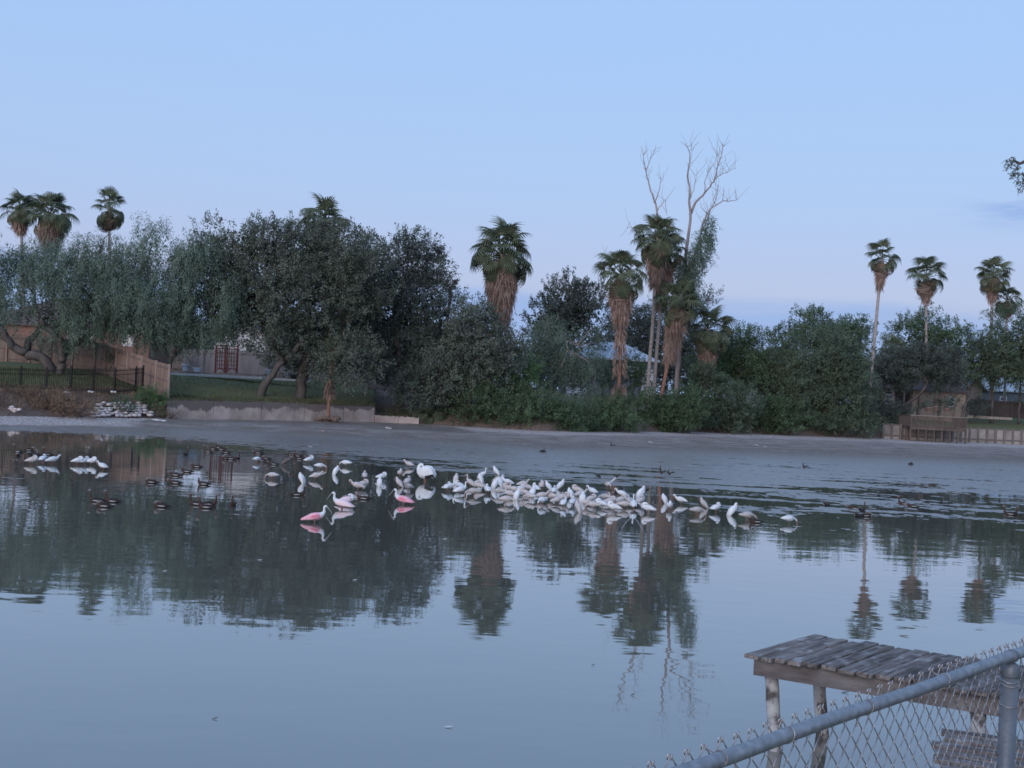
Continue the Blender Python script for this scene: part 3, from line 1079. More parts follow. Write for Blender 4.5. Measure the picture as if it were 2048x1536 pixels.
shrub('dry_weed_clump', 'straw coloured weeds beside the concrete wall end', [(330, 832, 12, 10), (345, 838, 10, 5)], 82.6, 'dry', seed=73, leaf=(.2, .04), dens=4, cat='brush')
for i, (px, py, rx, ry, lab, lm) in enumerate([(1840, 808, 14, 10, 'dark potted bush at the left of the deck', 'dark'), (1880, 812, 14, 10, 'small shrub against the middle of the tan wall', 'dark'),
                                           (1912, 808, 16, 12, 'dark shrub at the right end of the tan wall', 'dark'), (1955, 815, 22, 16, 'dark round shrub right of the timber deck', 'dark'),
                                           (230, 728, 16, 10, 'low dark shrub at the foot of the forked trunk', 'dark'), (545, 738, 10, 10, 'small grey plant by the patio', 'greyleaf')]):
    shrub('garden_shrub', lab, [(px, py, rx, ry)], [131, 132, 132, 134, 92, 108][i], lm, seed=80 + i, group='garden shrubs', dens=4, leaf=(.16, .08))

# ------------------------------------------------------------------ fan palms
def frond_mesh(name, mat_, R, pet, droop, fold, nseg=20, seed=0, span=118, ragged=.12):
    rg_ = random.Random(seed)
    m = MB()
    # petiole
    pts = []
    for i in range(5):
        t = i / 4
        pts.append(Vector((0, pet * t, -droop * .25 * pet * t * t)))
    m.tube(pts, [.035, .03, .025, .02, .018], 4)
    hub = pts[-1]
    beta = droop * 1.05
    cb, sb_ = math.cos(beta), math.sin(beta)

    def pt(a, r, lift):
        x, y = math.sin(a) * r, math.cos(a) * r
        rr = r / R
        z = -(.12 + droop * .3) * R * rr ** 2.2 + fold * abs(math.sin(a)) * r * .3 + lift
        return hub + Vector((x * (1 - .2 * droop * rr), y * cb + z * sb_, z * cb - y * sb_))
    for i in range(nseg):
        a = math.radians(-span + 2 * span * (i + .5) / nseg)
        da = math.radians(span / nseg) * .98
        Rr = R * (.80 + .20 * math.cos(a * .8)) * rg_.uniform(1 - ragged, 1)
        c0 = hub
        l1, r1, m1 = pt(a - da, Rr * .5, 0), pt(a + da, Rr * .5, 0), pt(a, Rr * .5, .035)
        l2, r2 = pt(a - da * .55, Rr * .78, -.07 * R), pt(a + da * .55, Rr * .78, -.07 * R)
        tip = pt(a + rg_.uniform(-.08, .08), Rr * rg_.uniform(.92, 1.02), -.32 * R * rg_.uniform(.4, 1.5) - .08 * droop)
        m.add([c0, l1, m1, r1, l2, r2, tip], [(0, 1, 2), (0, 2, 3), (1, 4, 2), (2, 4, 5), (2, 5, 3), (4, 6, 5)])
    return m.mesh(name, mat_)


FR = [frond_mesh('frond', M['frond'], .88, 1.05, dr, fo, 20, i) for i, (dr, fo) in enumerate(((.2, .7), (.5, .5), (.85, .0), (1.15, -.4)))]
FB = [frond_mesh('faded_frond', M['fadedfrond'], .85, 1.05, dr, fo, 16, 60 + i, 95, .3) for i, (dr, fo) in enumerate(((.9, -.3), (1.25, -.6)))]
DF = [frond_mesh('dead_frond', M['deadfrond'], .95, .9, dr, -.6, 13, 30 + i, 75, .3) for i, dr in enumerate((.9, 1.25))]


def frond_matrix(top, az, el, s, twist=0.0):
    """frond base at top, pointing to azimuth az with elevation el"""
    yv = Vector((math.cos(az) * math.cos(el), math.sin(az) * math.cos(el), math.sin(el)))
    zv = Vector((0, 0, 1)) - yv * yv.z
    if zv.length < .05:
        zv = Vector((-math.cos(az), -math.sin(az), 0))
    zv.normalize()
    xv = yv.cross(zv)
    R = Matrix((xv, yv, zv)).transposed().to_4x4()
    return Matrix.Translation(top) @ R @ Matrix.Rotation(twist, 4, 'Y') @ Matrix.Scale(s, 4)


def palm(label, apex, crown_w, base_px, d, skirt=0, skirt_w=None, trunk_r=.18, nf=30, ndead=8, seed=0, bark='palmbark', group='fan palms on the far bank', via=None, ragged_from=None, low=-.55):
    rg_ = random.Random(seed + 500)
    k = d / F
    Rc = crown_w / 2 * k                      # crown radius in metres
    top = P(apex[0], apex[1], d) - Vector((0, 0, Rc * .92))
    bx = P(base_px[0], base_px[1], d)
    base = Vector((bx.x, d, ground_z(bx.x, d) - .15))
    root = empty('fan_palm', base, label, 'palm', group)
    mb_ = MB()
    pts = [base]
    if via:
        pts += [P(v[0], v[1], d) for v in via]
    else:
        mid = (base + top) / 2
        pts.append(mid + Vector((rg_.uniform(-.15, .15), 0, 0)))
    pts.append(top)
    q = wobble_path(pts, 7, .015, rg_)
    n = len(q)
    rad = [trunk_r * (1.55 - .55 * min(1, i / n * 5)) * (1 - .25 * i / n) for i in range(n)]
    mb_.tube(q, rad, 9)
    mb_.build('trunk', M[bark], root, True)
    s = Rc / 1.68
    nf = int(nf * 1.5)
    for i in range(nf):
        t = (i + .5) / nf
        el = math.radians(80) * (1 - t) ** 1.25 + low * t + rg_.uniform(-.3, .3)
        az = i * 2.39996 + rg_.uniform(-.3, .3)
        var = max(0, min(3, int(t * 3.0 + rg_.gauss(.25, .75))))
        fs_ = s * rg_.uniform(.72, 1.12)
        fm_ = FB[rg_.randrange(2)] if (t > .66 and rg_.random() < .5) else FR[var]
        link(fm_.name.split('.')[0], fm_, root, mw=frond_matrix(top - base - Vector((0, 0, .35 * t * s)), az, el, fs_, rg_.uniform(-.7, .7)))
    for i in range(ndead):
        az = rg_.uniform(0, 6.28)
        el = rg_.uniform(-1.15, -.55)
        link('dead_frond', DF[i % 2], root, mw=frond_matrix(top - base - Vector((0, 0, rg_.uniform(.2, .7) * s)), az, el, s * rg_.uniform(.8, 1.1), rg_.uniform(-.6, .6)))
    if skirt:
        sw = (skirt_w or crown_w * .5) / 2 * k * .84
        sl = skirt * k
        rngs = np.random.default_rng(seed + 900)
        nn = int(1000 * sl * sw / 2) + 260
        u = rngs.random(nn)
        # hanging straw-like blades round the trunk, widest in the upper third
        wid = np.interp(u, [0, .25, .6, 1], [.6, 1.0, .72, .36]) * sw
        a = rngs.random(nn) * 6.283
        rr = wid * (.45 + .55 * rngs.random(nn))
        zt = top.z - .55 * s - u * sl + rngs.normal(size=nn) * .12
        # trunk centre at that height
        qz = np.array([p.z for p in q])
        qx = np.interp(zt, qz, [p.x for p in q])
        pos = np.stack([qx + np.cos(a) * rr, d + np.sin(a) * rr, zt], 1)
        ax = unit(np.stack([np.cos(a) * .22 + rngs.normal(size=nn) * .12, np.sin(a) * .22 + rngs.normal(size=nn) * .12, -np.ones(nn)], 1))
        V1, Q1 = leaves(pos, ax, 1.0, .055, rngs)
        V2, Q2 = leaves(pos - ax * .3, unit(ax + rngs.normal(size=(nn, 3)) * .1), .7, .10, rngs)
        me_ = quad_mesh('skirt', np.concatenate([V1, V2]) - np.array([list(base)]), np.concatenate([Q1, Q2 + len(V1)]), M['deadfrond'])
        tag(link('skirt', me_, root), kind='stuff')
    if ragged_from:
        # tattered old leaf bases lower on the trunk: (py0, py1, half width px)
        rngs = np.random.default_rng(seed + 950)
        Vs, Qs, cnt = [], [], 0
        for (py0, py1, hw) in ragged_from:
            nn = 240
            py = rngs.uniform(py0, py1, nn)
            zt = np.array([P(base_px[0], y, d).z for y in py])
            qx = np.interp(zt, [p.z for p in q], [p.x for p in q])
            a = rngs.random(nn) * 6.283
            rr = hw * k * (.4 + .6 * rngs.random(nn))
            pos = np.stack([qx + np.cos(a) * rr, d + np.sin(a) * rr, zt], 1)
            ax = unit(np.stack([np.cos(a) * .35, np.sin(a) * .35, -np.ones(nn)], 1) + rngs.normal(size=(nn, 3)) * .15)
            v_, q_ = leaves(pos, ax, .7, .075, rngs)
            Vs.append(v_)
            Qs.append(q_ + cnt)
            cnt += len(v_)
        tag(link('leaf_bases', quad_mesh('leaf_bases', np.concatenate(Vs) - np.array([list(base)]), np.concatenate(Qs), M['deadfrond']), root), kind='stuff')
    return root


palm('leftmost fan palm showing over the weeping tree', (42, 383), 78, (50, 740), 128, 25, 34, nf=30, ndead=5, seed=1)
palm('brown tinged fan palm just right of the leftmost one', (103, 380), 104, (110, 740), 124, 45, 62, nf=32, ndead=14, seed=2)
palm('slim fan palm standing alone above the weeping tree', (220, 378), 82, (224, 740), 130, 10, 20, .16, nf=20, ndead=14, seed=3, low=-.75)
palm('fan palm crown peeking over the live oaks', (652, 393), 118, (640, 790), 114, 20, 40, nf=32, ndead=2, seed=4)
palm('stout fan palm with a thick brown skirt of dead fronds', (1008, 442), 136, (1002, 800), 107, 118, 78, .25, nf=40, ndead=16, seed=5, low=-.7)
palm('fan palm with a tattered trunk left of the tall palm cluster', (1246, 495), 112, (1236, 800), 108, 72, 58, .17, nf=26, ndead=16, seed=6, bark='redpalm', via=[(1240, 720)], ragged_from=[(690, 745, 13), (765, 800, 13), (655, 690, 8)])
palm('tallest fan palm in the cluster under the dead tree', (1318, 424), 112, (1293, 792), 113, 70, 44, .19, nf=34, ndead=10, seed=7, via=[(1305, 650)])
palm('fan palm close behind the tallest one, its crown merged with it', (1334, 455), 96, (1306, 792), 115, 90, 38, .19, nf=24, ndead=8, seed=8, via=[(1318, 650)], bark='palmbark')
palm('shorter fan palm with a hanging skirt on the right of the cluster', (1360, 556), 104, (1316, 788), 111, 92, 44, .18, nf=34, ndead=8, seed=9, via=[(1338, 715)], bark='redpalm')
palm('young green fan palm right of the palm cluster', (1418, 606), 108, (1415, 815), 115, 60, 44, .22, nf=30, ndead=14, seed=10, low=-.9)
palm('slender fan palm with a long bare pale trunk', (1766, 481), 76, (1737, 815), 129, 38, 21, .19, nf=20, ndead=12, seed=11, via=[(1749, 680)], low=-.8)
palm('middle of the three fan palms over the right gardens', (1855, 512), 84, (1860, 800), 139, 30, 24, .17, nf=22, ndead=14, seed=12, low=-.75)
palm('rightmost tall fan palm above the dense tree', (1988, 513), 80, (1984, 830), 143, 30, 24, .2, nf=26, ndead=7, seed=13, low=-.4)
palm('short fan palm leaning right beside the rightmost tall palm', (2016, 566), 70, (2010, 820), 147, 12, 20, .17, nf=22, ndead=3, seed=14)
palm('bushy green fan palm behind the slender palm trunk', (1788, 668), 76, (1786, 815), 133, 20, 24, .2, nf=28, ndead=8, seed=16, low=-.9)
palm('small fan palm with a red brown trunk in front of the concrete wall', (668, 672), 62, (657, 834), 92.3, 0, None, .13, nf=16, ndead=4, seed=15, bark='redpalm', via=[(660, 770)], ragged_from=[(760, 785, 6)])
# headless palm stump
sp = empty('dead_palm', Vector((P(897, 640, 109).x, 109, ground_z(P(897, 640, 109).x, 109) - .1)), 'dead headless palm stump with a ragged brown top beside the oaks', 'palm')
mb = MB()
mb.tube([Vector(sp.location), P(894, 640, 109), P(900, 600, 109), P(901, 572, 109)], [.2, .16, .15, .17], 8)
mb.build('trunk', M['redpalm'], sp, True)
rngs = np.random.default_rng(4)
c = P(901, 566, 109)
a = rngs.random(70) * 6.283
pos = np.stack([c.x + np.cos(a) * .22, c.y + np.sin(a) * .22, c.z + rngs.uniform(-.35, .3, 70)], 1)
ax = unit(np.stack([np.cos(a), np.sin(a), rngs.uniform(-.9, .3, 70)], 1))
v_, q_ = leaves(pos, ax, .45, .16, rngs)
tag(link('leaf_bases', quad_mesh('leaf_bases', v_ - np.array([list(sp.location)]), q_, M['deadfrond']), sp), kind='stuff')
# hanging dead frond on the small palm, and the low palmetto
pm = empty('palmetto', Vector((P(858, 835, 98).x, 98, ground_z(P(858, 835, 98).x, 98) - .05)), 'dark palmetto clump in the shade beyond the low wall', 'palm')
rg = random.Random(9)
for i in range(16):
    link('frond', FR[1 + i % 3], pm, mw=frond_matrix(Vector((rg.uniform(-.2, .2), rg.uniform(-.2, .2), .1)), i * 2.4, rg.uniform(.15, 1.2), rg.uniform(.75, 1.05)))

M['darkwood'] = mat('dark_porch_wood', (.05, .042, .04), (.075, .062, .06), 3, .85, .1)  # one dark brown wood tone for the porch, a door and a fence
# ------------------------------------------------------------------ walls, fences, houses on the far bank
def picket_fence(name, label, pts, material, height, post_every=2.4, rails=3, posts_side=-1, postm=None, railm=None):
    """pts: ground points (Vector); posts and rails are parts, the narrow pickets one part"""
    root = empty(name, pts[0], label, 'fence')
    mbp = MB()
    for a_, b_ in zip(pts[:-1], pts[1:]):
        dv = b_ - a_
        ln = Vector((dv.x, dv.y, 0)).length
        nrm = Vector((dv.y, -dv.x, 0)).normalized() * .05     # towards the pond
        if nrm.y > 0:
            nrm = -nrm
        n = max(1, int(ln / .145))
        for i in range(n):
            t = (i + .5) / n
            c_ = a_ + dv * t
            h_ = height + random.uniform(-.02, .02)
            mbp.box(c_ + Vector((0, 0, h_ / 2)), ln / n * .93, .02, h_, Vector((dv.x, dv.y, 0)))
        m = max(1, round(ln / post_every))
        for i in range(m + 1):
            t = i / m
            c_ = a_ + dv * t + nrm * 1.6
            MB().box(c_ + Vector((0, 0, height / 2 + .03)), .11, .11, height + .08, Vector((dv.x, dv.y, 0))).build('post', postm or material, root)
        for r_ in range(rails):
            zz = height * (.12 + .76 * r_ / max(1, rails - 1))
            MB().bar(a_ + nrm * .8 + Vector((0, 0, zz)), b_ + nrm * .8 + Vector((0, 0, zz)), .05, .10).build('rail', railm or material, root)
    tag(mbp.build('pickets', material, root), kind='stuff')
    return root


def gp(px, d, dz=-.05, py=760):
    p_ = P(px, py, d)
    return Vector((p_.x, d, ground_z(p_.x, d) + dz))


def zp(px, py, d):
    return P(px, py, d)


M['fencerail'] = mat('fence_rail_wood', (.11, .08, .073), (.16, .12, .11), 1.5, .85, .15)
M['fencepost'] = mat('fence_post_wood', (.235, .168, .138), (.32, .238, .20), 1.5, .85, .15, .3, 8, stretch=(2, 2, .5))
picket_fence('wooden_fence', 'tall brown wooden privacy fence behind the weeping tree', [zp(-120, 716, 102), zp(60, 727, 99), zp(190, 742, 95), zp(255, 765, 90), zp(312, 787, 86), zp(338, 796, 84)], M['fencewood'], 2.3, 2.6, 3, postm=M['fencepost'], railm=M['fencerail'])
picket_fence('wooden_fence', 'grey weathered wooden fence behind the patio', [zp(340, 748, 110), zp(470, 752, 110), zp(600, 760, 110.5), zp(700, 768, 111)], M['greywood'], 2.35, 2.6, 2)
picket_fence('wooden_fence', 'shaded grey wooden fence under the tallest oak', [zp(735, 778, 108), zp(800, 785, 108), zp(860, 790, 108)], M['greywood'], 2.1, 2.6, 2)
picket_fence('wooden_fence', 'dark low fence behind the right garden', [zp(1940, 830, 141), zp(2060, 838, 141), zp(2150, 842, 141)], M['darkwood'], 1.9, 2.6, 2)

# iron fence
irf = empty('iron_fence', zp(-60, 785, 77), 'black iron picket fence with seven posts along the bank', 'fence')
ip = [(-80, 783, 76.0), (42, 787, 79.0), (93, 789, 80), (142, 789, 81.2), (188, 788, 82.6), (230, 787, 83.6), (273, 781, 85.4), (287, 778, 86.4)]
tops = [(-75, 734), (36 + 6, 734), (93 + 1, 737), (142, 734.5), (189, 735), (231, 737), (274, 735), (287, 733)]
prev = None
mbp = MB()
for i, (px, py, dd) in enumerate(ip):
    b_ = zp(px - 2, py, dd)
    t_ = b_ + Vector((0, 0, (py - tops[i][1]) * dd / F + .05))
    if i:
        MB().bar(b_ - Vector((0, 0, .1)), t_, .10, .10, (0, 1, 0)).build('post', M['iron'], irf)
        MB().rock(t_ + Vector((0, 0, .03)), .05, .05, .05, .0).build('post_cap', M['iron'], irf)
    if prev is not None:
        pb, pt_ = prev
        for fr in (.06, .72, .88):
            MB().bar(pb + (pt_ - pb) * fr, b_ + (t_ - b_) * fr, .035, .035).build('rail', M['iron'], irf)
        n = max(2, int((b_ - pb).length / .115))
        for j in range(1, n):
            t = j / n
            lo, hi = pb + (b_ - pb) * t, pt_ + (t_ - pt_) * t
            mbp.bar(lo, lo + (hi - lo) * .95, .030, .030, (0, 1, 0))
    prev = (b_, t_)
tag(mbp.build('pickets', M['iron'], irf), kind='stuff')
where = ['first', 'second', 'third', 'fourth', 'fifth']
for i, (px, py) in enumerate([(33, 787), (84, 791), (133, 787), (181, 786), (227, 786)]):
    c_ = zp(px, py, 78.0 + i * 1.1) + Vector((0, 0, .08))
    m_ = MB().rock(c_ + Vector((-.09, 0, .0)), .12, .11, .09).rock(c_ + Vector((.10, .03, -.01)), .11, .10, .08)
    tag(m_.build('base_stone', M['whitestone'], origin=c_), f'white stone under the {where[i]} iron fence post from the left', 'stone', 'white stones under the iron fence')

# stone pile: every stone a part
sb = empty('stone_pile', zp(240, 832, 77), 'sloping stack of pale flat stones above the gravel', 'stone wall')
rows_ = [(831, 178, 300), (826, 180, 300), (821, 184, 297), (816, 187, 293), (811, 192, 288), (806.5, 200, 283)]
for ri, (py, x0, x1) in enumerate(rows_):
    x = x0 + random.uniform(0, 4)
    while x < x1:
        w_ = random.uniform(7, 13)
        if random.random() < .93:
            dd = float(foot(x)) + .1 + ri * .36
            c_ = zp(x + w_ / 2, py + random.uniform(-1.4, 1.4), dd)
            MB().rock(c_, w_ / 2 * dd / F * random.uniform(1.15, 1.4), .28, random.uniform(2.9, 3.7) * dd / F, .16).build('stone', M['rubble'], sb, True, origin=None)
        x += w_
mb = MB()
mb.add([zp(176, 834, 78.8), zp(303, 834, 82.2), zp(285, 804, 83.8), zp(196, 804, 81.2), zp(176, 838, 81.4), zp(303, 838, 84.0)], [(0, 1, 2, 3), (0, 3, 4), (1, 5, 2), (3, 2, 5, 4)])
mb.build('backing', M['ground'], sb)
for i, (px, py, n_) in enumerate([(30, 818, 7)]):
    rt = empty('stone_pile', zp(px, py, 74.5), 'small heap of pale broken stones in the dry brush', 'stone wall')
    for j in range(n_):
        MB().rock(zp(px + random.uniform(-11, 11), py + random.uniform(-4, 6), 74.4), .2, .15, .1).build('stone', M['rubble'], rt)
for i, (pts, r_) in enumerate([([(200, 838), (205, 830)], .03), ([(207, 839), (213, 831)], .03), ([(221, 838), (227, 829)], .03)]):
    pass

# concrete retaining wall
cm, nt, b = new_mat('stained_concrete')
N, L = nt.nodes, nt.links
tc = N.new('ShaderNodeTexCoord')
nz = N.new('ShaderNodeTexNoise')
nz.inputs['Scale'].default_value = .9
nz.inputs['Detail'].default_value = 7
L.new(tc.outputs['Object'], nz.inputs['Vector'])
mp_ = N.new('ShaderNodeMapping')
mp_.inputs['Scale'].default_value = (.8, .8, .55)
L.new(tc.outputs['Object'], mp_.inputs[0])
ns = N.new('ShaderNodeTexNoise')
ns.inputs['Scale'].default_value = .8
ns.inputs['Detail'].default_value = 9
ns.inputs['Roughness'].default_value = .62
L.new(mp_.outputs[0], ns.inputs['Vector'])
sx_ = N.new('ShaderNodeSeparateXYZ')
L.new(tc.outputs['Object'], sx_.inputs[0])
ma = N.new('ShaderNodeMath')
ma.operation = 'MULTIPLY_ADD'
ma.inputs[1].default_value = 2.6
L.new(ns.outputs['Fac'], ma.inputs[0])
L.new(sx_.outputs['Z'], ma.inputs[2])
st_ = N.new('ShaderNodeMapRange')
st_.inputs['From Min'].default_value = 2.12
st_.inputs['From Max'].default_value = 2.28
L.new(ma.outputs[0], st_.inputs['Value'])
cl = N.new('ShaderNodeValToRGB')
cl.color_ramp.elements[0].position = .32
cl.color_ramp.elements[0].color = (.26, .205, .178, 1)
cl.color_ramp.elements[1].position = .68
cl.color_ramp.elements[1].color = (.45, .37, .325, 1)
L.new(nz.outputs['Fac'], cl.inputs['Fac'])
mx = N.new('ShaderNodeMix')
mx.data_type = 'RGBA'
mx.inputs['B'].default_value = (.15, .122, .112, 1)
L.new(st_.outputs[0], mx.inputs['Factor'])
L.new(cl.outputs[0], mx.inputs['A'])
L.new(mx.outputs['Result'], b.inputs['Base Color'])
_set(b, 'Roughness', .92)
_set(b, 'Specular IOR Level', .15)
bp = N.new('ShaderNodeBump')
bp.inputs['Strength'].default_value = .7
bp.inputs['Distance'].default_value = .05
L.new(nz.outputs['Fac'], bp.inputs['Height'])
L.new(bp.outputs[0], b.inputs['Normal'])
M['concrete'] = cm


def wall_seg(root, px0, px1, top0, top1, th=.34):
    """one cast panel with a broken top edge"""
    n = 14
    vs_, fs = [], []
    for i in range(n + 1):
        px = px0 + (px1 - px0) * i / n
        dd = float(foot(px)) - .04
        k = dd / F
        x_ = (px - 1024) * k
        zt = top0 + (top1 - top0) * i / n + random.uniform(-.035, .03)
        for (yo, z) in ((0, .05), (.0, zt), (th, zt + random.uniform(-.02, .02)), (th, .05)):
            vs_.append((x_, dd + yo + random.uniform(-.012, .012), z))
    for i in range(n):
        for j in range(3):
            k = i * 4 + j
            fs.append((k, k + 4, k + 5, k + 1))
    fs.append((0, 1, 2, 3))
    fs.append(tuple(n * 4 + j for j in (3, 2, 1, 0)))
    MB().add(vs_, fs).build('panel', M['concrete'], root)


cw = empty('retaining_wall', Vector(((545 - 1024) / F * 90, 90, .2)), 'long stained concrete retaining wall below the lawn', 'wall')
for (a0, a1, t0, t1) in ((337, 430, 1.50, 1.58), (430.6, 526, 1.56, 1.58), (526.8, 612, 1.60, 1.58), (612.6, 690, 1.58, 1.56), (690.6, 752, 1.54, 1.50)):
    wall_seg(cw, a0, a1, t0, t1)
cw2 = empty('retaining_wall', Vector(((800 - 1024) / F * 97, 97, .2)), 'low concrete wall continuing right of the tall one', 'wall')
wall_seg(cw2, 753, 800, .86, .84)
wall_seg(cw2, 800.6, 842, .84, .80)
c_ = zp(655, 838, 82.2)
mb = MB()
for j in range(9):
    mb.rock(zp(636 + j * 5, 838, 92.2) + Vector((0, -.3 * random.random(), random.uniform(-.05, .1))), .3, .25, .2, .2)
tag(mb.build('root_mound', M['ground']), 'low earth mound round the small palm at the wall', 'mound')

# patio strip
tag(MB().bar(zp(335, 745, 104) + Vector((0, 0, -.1)), zp(530, 754, 103) + Vector((0, 0, -.1)), 1.4, .22).build('patio', mat('pale_concrete', (.58, .58, .59), (.68, .68, .69), 2, .9, .1)), kind='structure')
tag(MB().bar(zp(531, 754.5, 103) + Vector((0, 0, -.12)), zp(620, 759, 103) + Vector((0, 0, -.12)), 1.0, .16).build('patio_step', bpy.data.materials['pale_concrete']), kind='structure')

# red trellis
M['redwood'] = mat('red_painted_wood', (.17, .035, .032), (.24, .06, .05), 3, .7, .2)
tr = empty('garden_trellis', zp(450, 746, 105), 'dark red wooden garden trellis on the patio', 'trellis')


def tb(px0, py0, px1, py1, w_, name='slat', dz=0.0):
    MB().bar(zp(px0, py0, 105 + dz), zp(px1, py1, 105 + dz), w_, .05, (0, 1, 0)).build(name, M['redwood'], tr)


for px in (429.5, 448, 452, 473):
    tb(px + 1, 746, px + 3, 690, .14, 'post')
for py in (691, 697):
    tb(430, py, 477, py + 2, .10, 'rail', -.08)
for py in (705, 713, 721, 729, 736):
    tb(431, py, 475, py + 2, .05, 'slat', .04)
for px in (434, 438.5, 443, 457, 462, 467):
    tb(px, 737, px + 2, 693, .05, 'slat', .09)
for (x0, x1) in ((430, 450), (453, 474)):
    prev = None
    for j in range(7):
        t = j / 6
        q = (x0 + (x1 - x0) * t, 744 - 7 * math.sin(math.pi * t))
        if prev:
            tb(prev[0], prev[1], q[0], q[1], .07, 'arch', -.05)
        prev = q
# gate behind the fence end
gt = empty('garden_gate', zp(350, 742, 108), 'small reddish wooden gate beside the brown fence end', 'gate')
for j in range(6):
    MB().bar(zp(342 + j * 4.4, 742, 108.2), zp(342.5 + j * 4.4, 694, 108.2), .17, .04, (0, 1, 0)).build('board', M['fencepost'], gt)
for py in (700, 718, 736):
    MB().bar(zp(340, py, 108), zp(367, py + 1, 108), .1, .06).build('rail', M['fencewood'], gt)

# pots
M['potwhite'] = mat('white_glazed_pot', (.55, .56, .58), (.62, .63, .65), 3, .5, .4)


def pot(px, py, d, r_, h_, label, m_='potwhite', plant=True):
    c0 = zp(px, py, d)
    ro = empty('flower_pot', c0, label, 'pot', 'pots around the gardens')
    MB().tube([c0, c0 + Vector((0, 0, h_ * .85)), c0 + Vector((0, 0, h_ * .86)), c0 + Vector((0, 0, h_))], [r_ * .72, r_ * .95, r_ * 1.12, r_ * 1.12], 12).build('pot', M[m_], ro, True)
    if plant:
        crown('foliage', [(c0 + Vector((0, 0, h_ + .25)), .35, .3, .35)], ro, M['greyleaf'], 'up', 5, 14, (.2, .07), int(px), .2, core=False)


pot(370, 741, 104.5, .30, .55, 'tall white pot beside the wooden gate')
pot(394, 744, 104.3, .36, .38, 'low round white pot left of the red trellis', plant=False)
pot(538, 749, 104, .34, .45, 'white pot with a grey plant beside the leaning oak trunk')
pot(573, 754, 104, .32, .45, 'white pot left of the upright oak trunk')
pot(623, 756, 104, .28, .42, 'white pot right of the upright oak trunk')
M['blackpot'] = mat('black_planter', (.02, .02, .022), (.03, .03, .03), 3, .6, .3)
M['terracotta'] = mat('terracotta', (.26, .17, .14), (.34, .23, .19), 3, .85, .15)
pot(588, 758, 103.5, .36, .4, 'dark planter beside the upright oak trunk', 'blackpot')
pot(1857, 823, 126, .28, .42, 'clay pot on the deck left of centre', 'terracotta')
pot(1872, 822, 126.5, .2, .5, 'slim clay pot in the middle of the deck', 'terracotta', False)
pot(1894, 824, 126.5, .26, .4, 'clay pot at the right end of the deck', 'terracotta')

# ---- houses
M['brick'] = mat('brown_brick', (.15, .085, .07), (.22, .13, .11), 6, .9, .1, .3)
M['tan'] = mat('tan_stucco', (.30, .225, .175), (.37, .285, .225), 2, .9, .1, .2)
M['palewall'] = mat('pale_siding', (.42, .41, .42), (.50, .49, .50), 2, .85, .15)
M['bluewall'] = mat('blue_grey_siding', (.10, .118, .14), (.14, .16, .185), 2, .8, .2)
M['brownroof'] = mat('brown_shingles', (.085, .065, .062), (.14, .11, .105), 5, .95, .1, .6)
M['greyroof'] = mat('grey_shingles', (.13, .13, .145), (.19, .19, .205), 5, .95, .1, .6)
M['metalroof'] = mat('pale_metal_roof', (.36, .39, .44), (.46, .49, .54), 2, .5, .4)
M['trim'] = mat('white_trim', (.55, .56, .58), (.62, .63, .65), 3, .7, .2)
gmat, nt, b = new_mat('window_glass')
_set(b, 'Base Color', (.03, .04, .05, 1))
_set(b, 'Roughness', .06)
_set(b, 'Specular IOR Level', .8)
M['glass'] = gmat


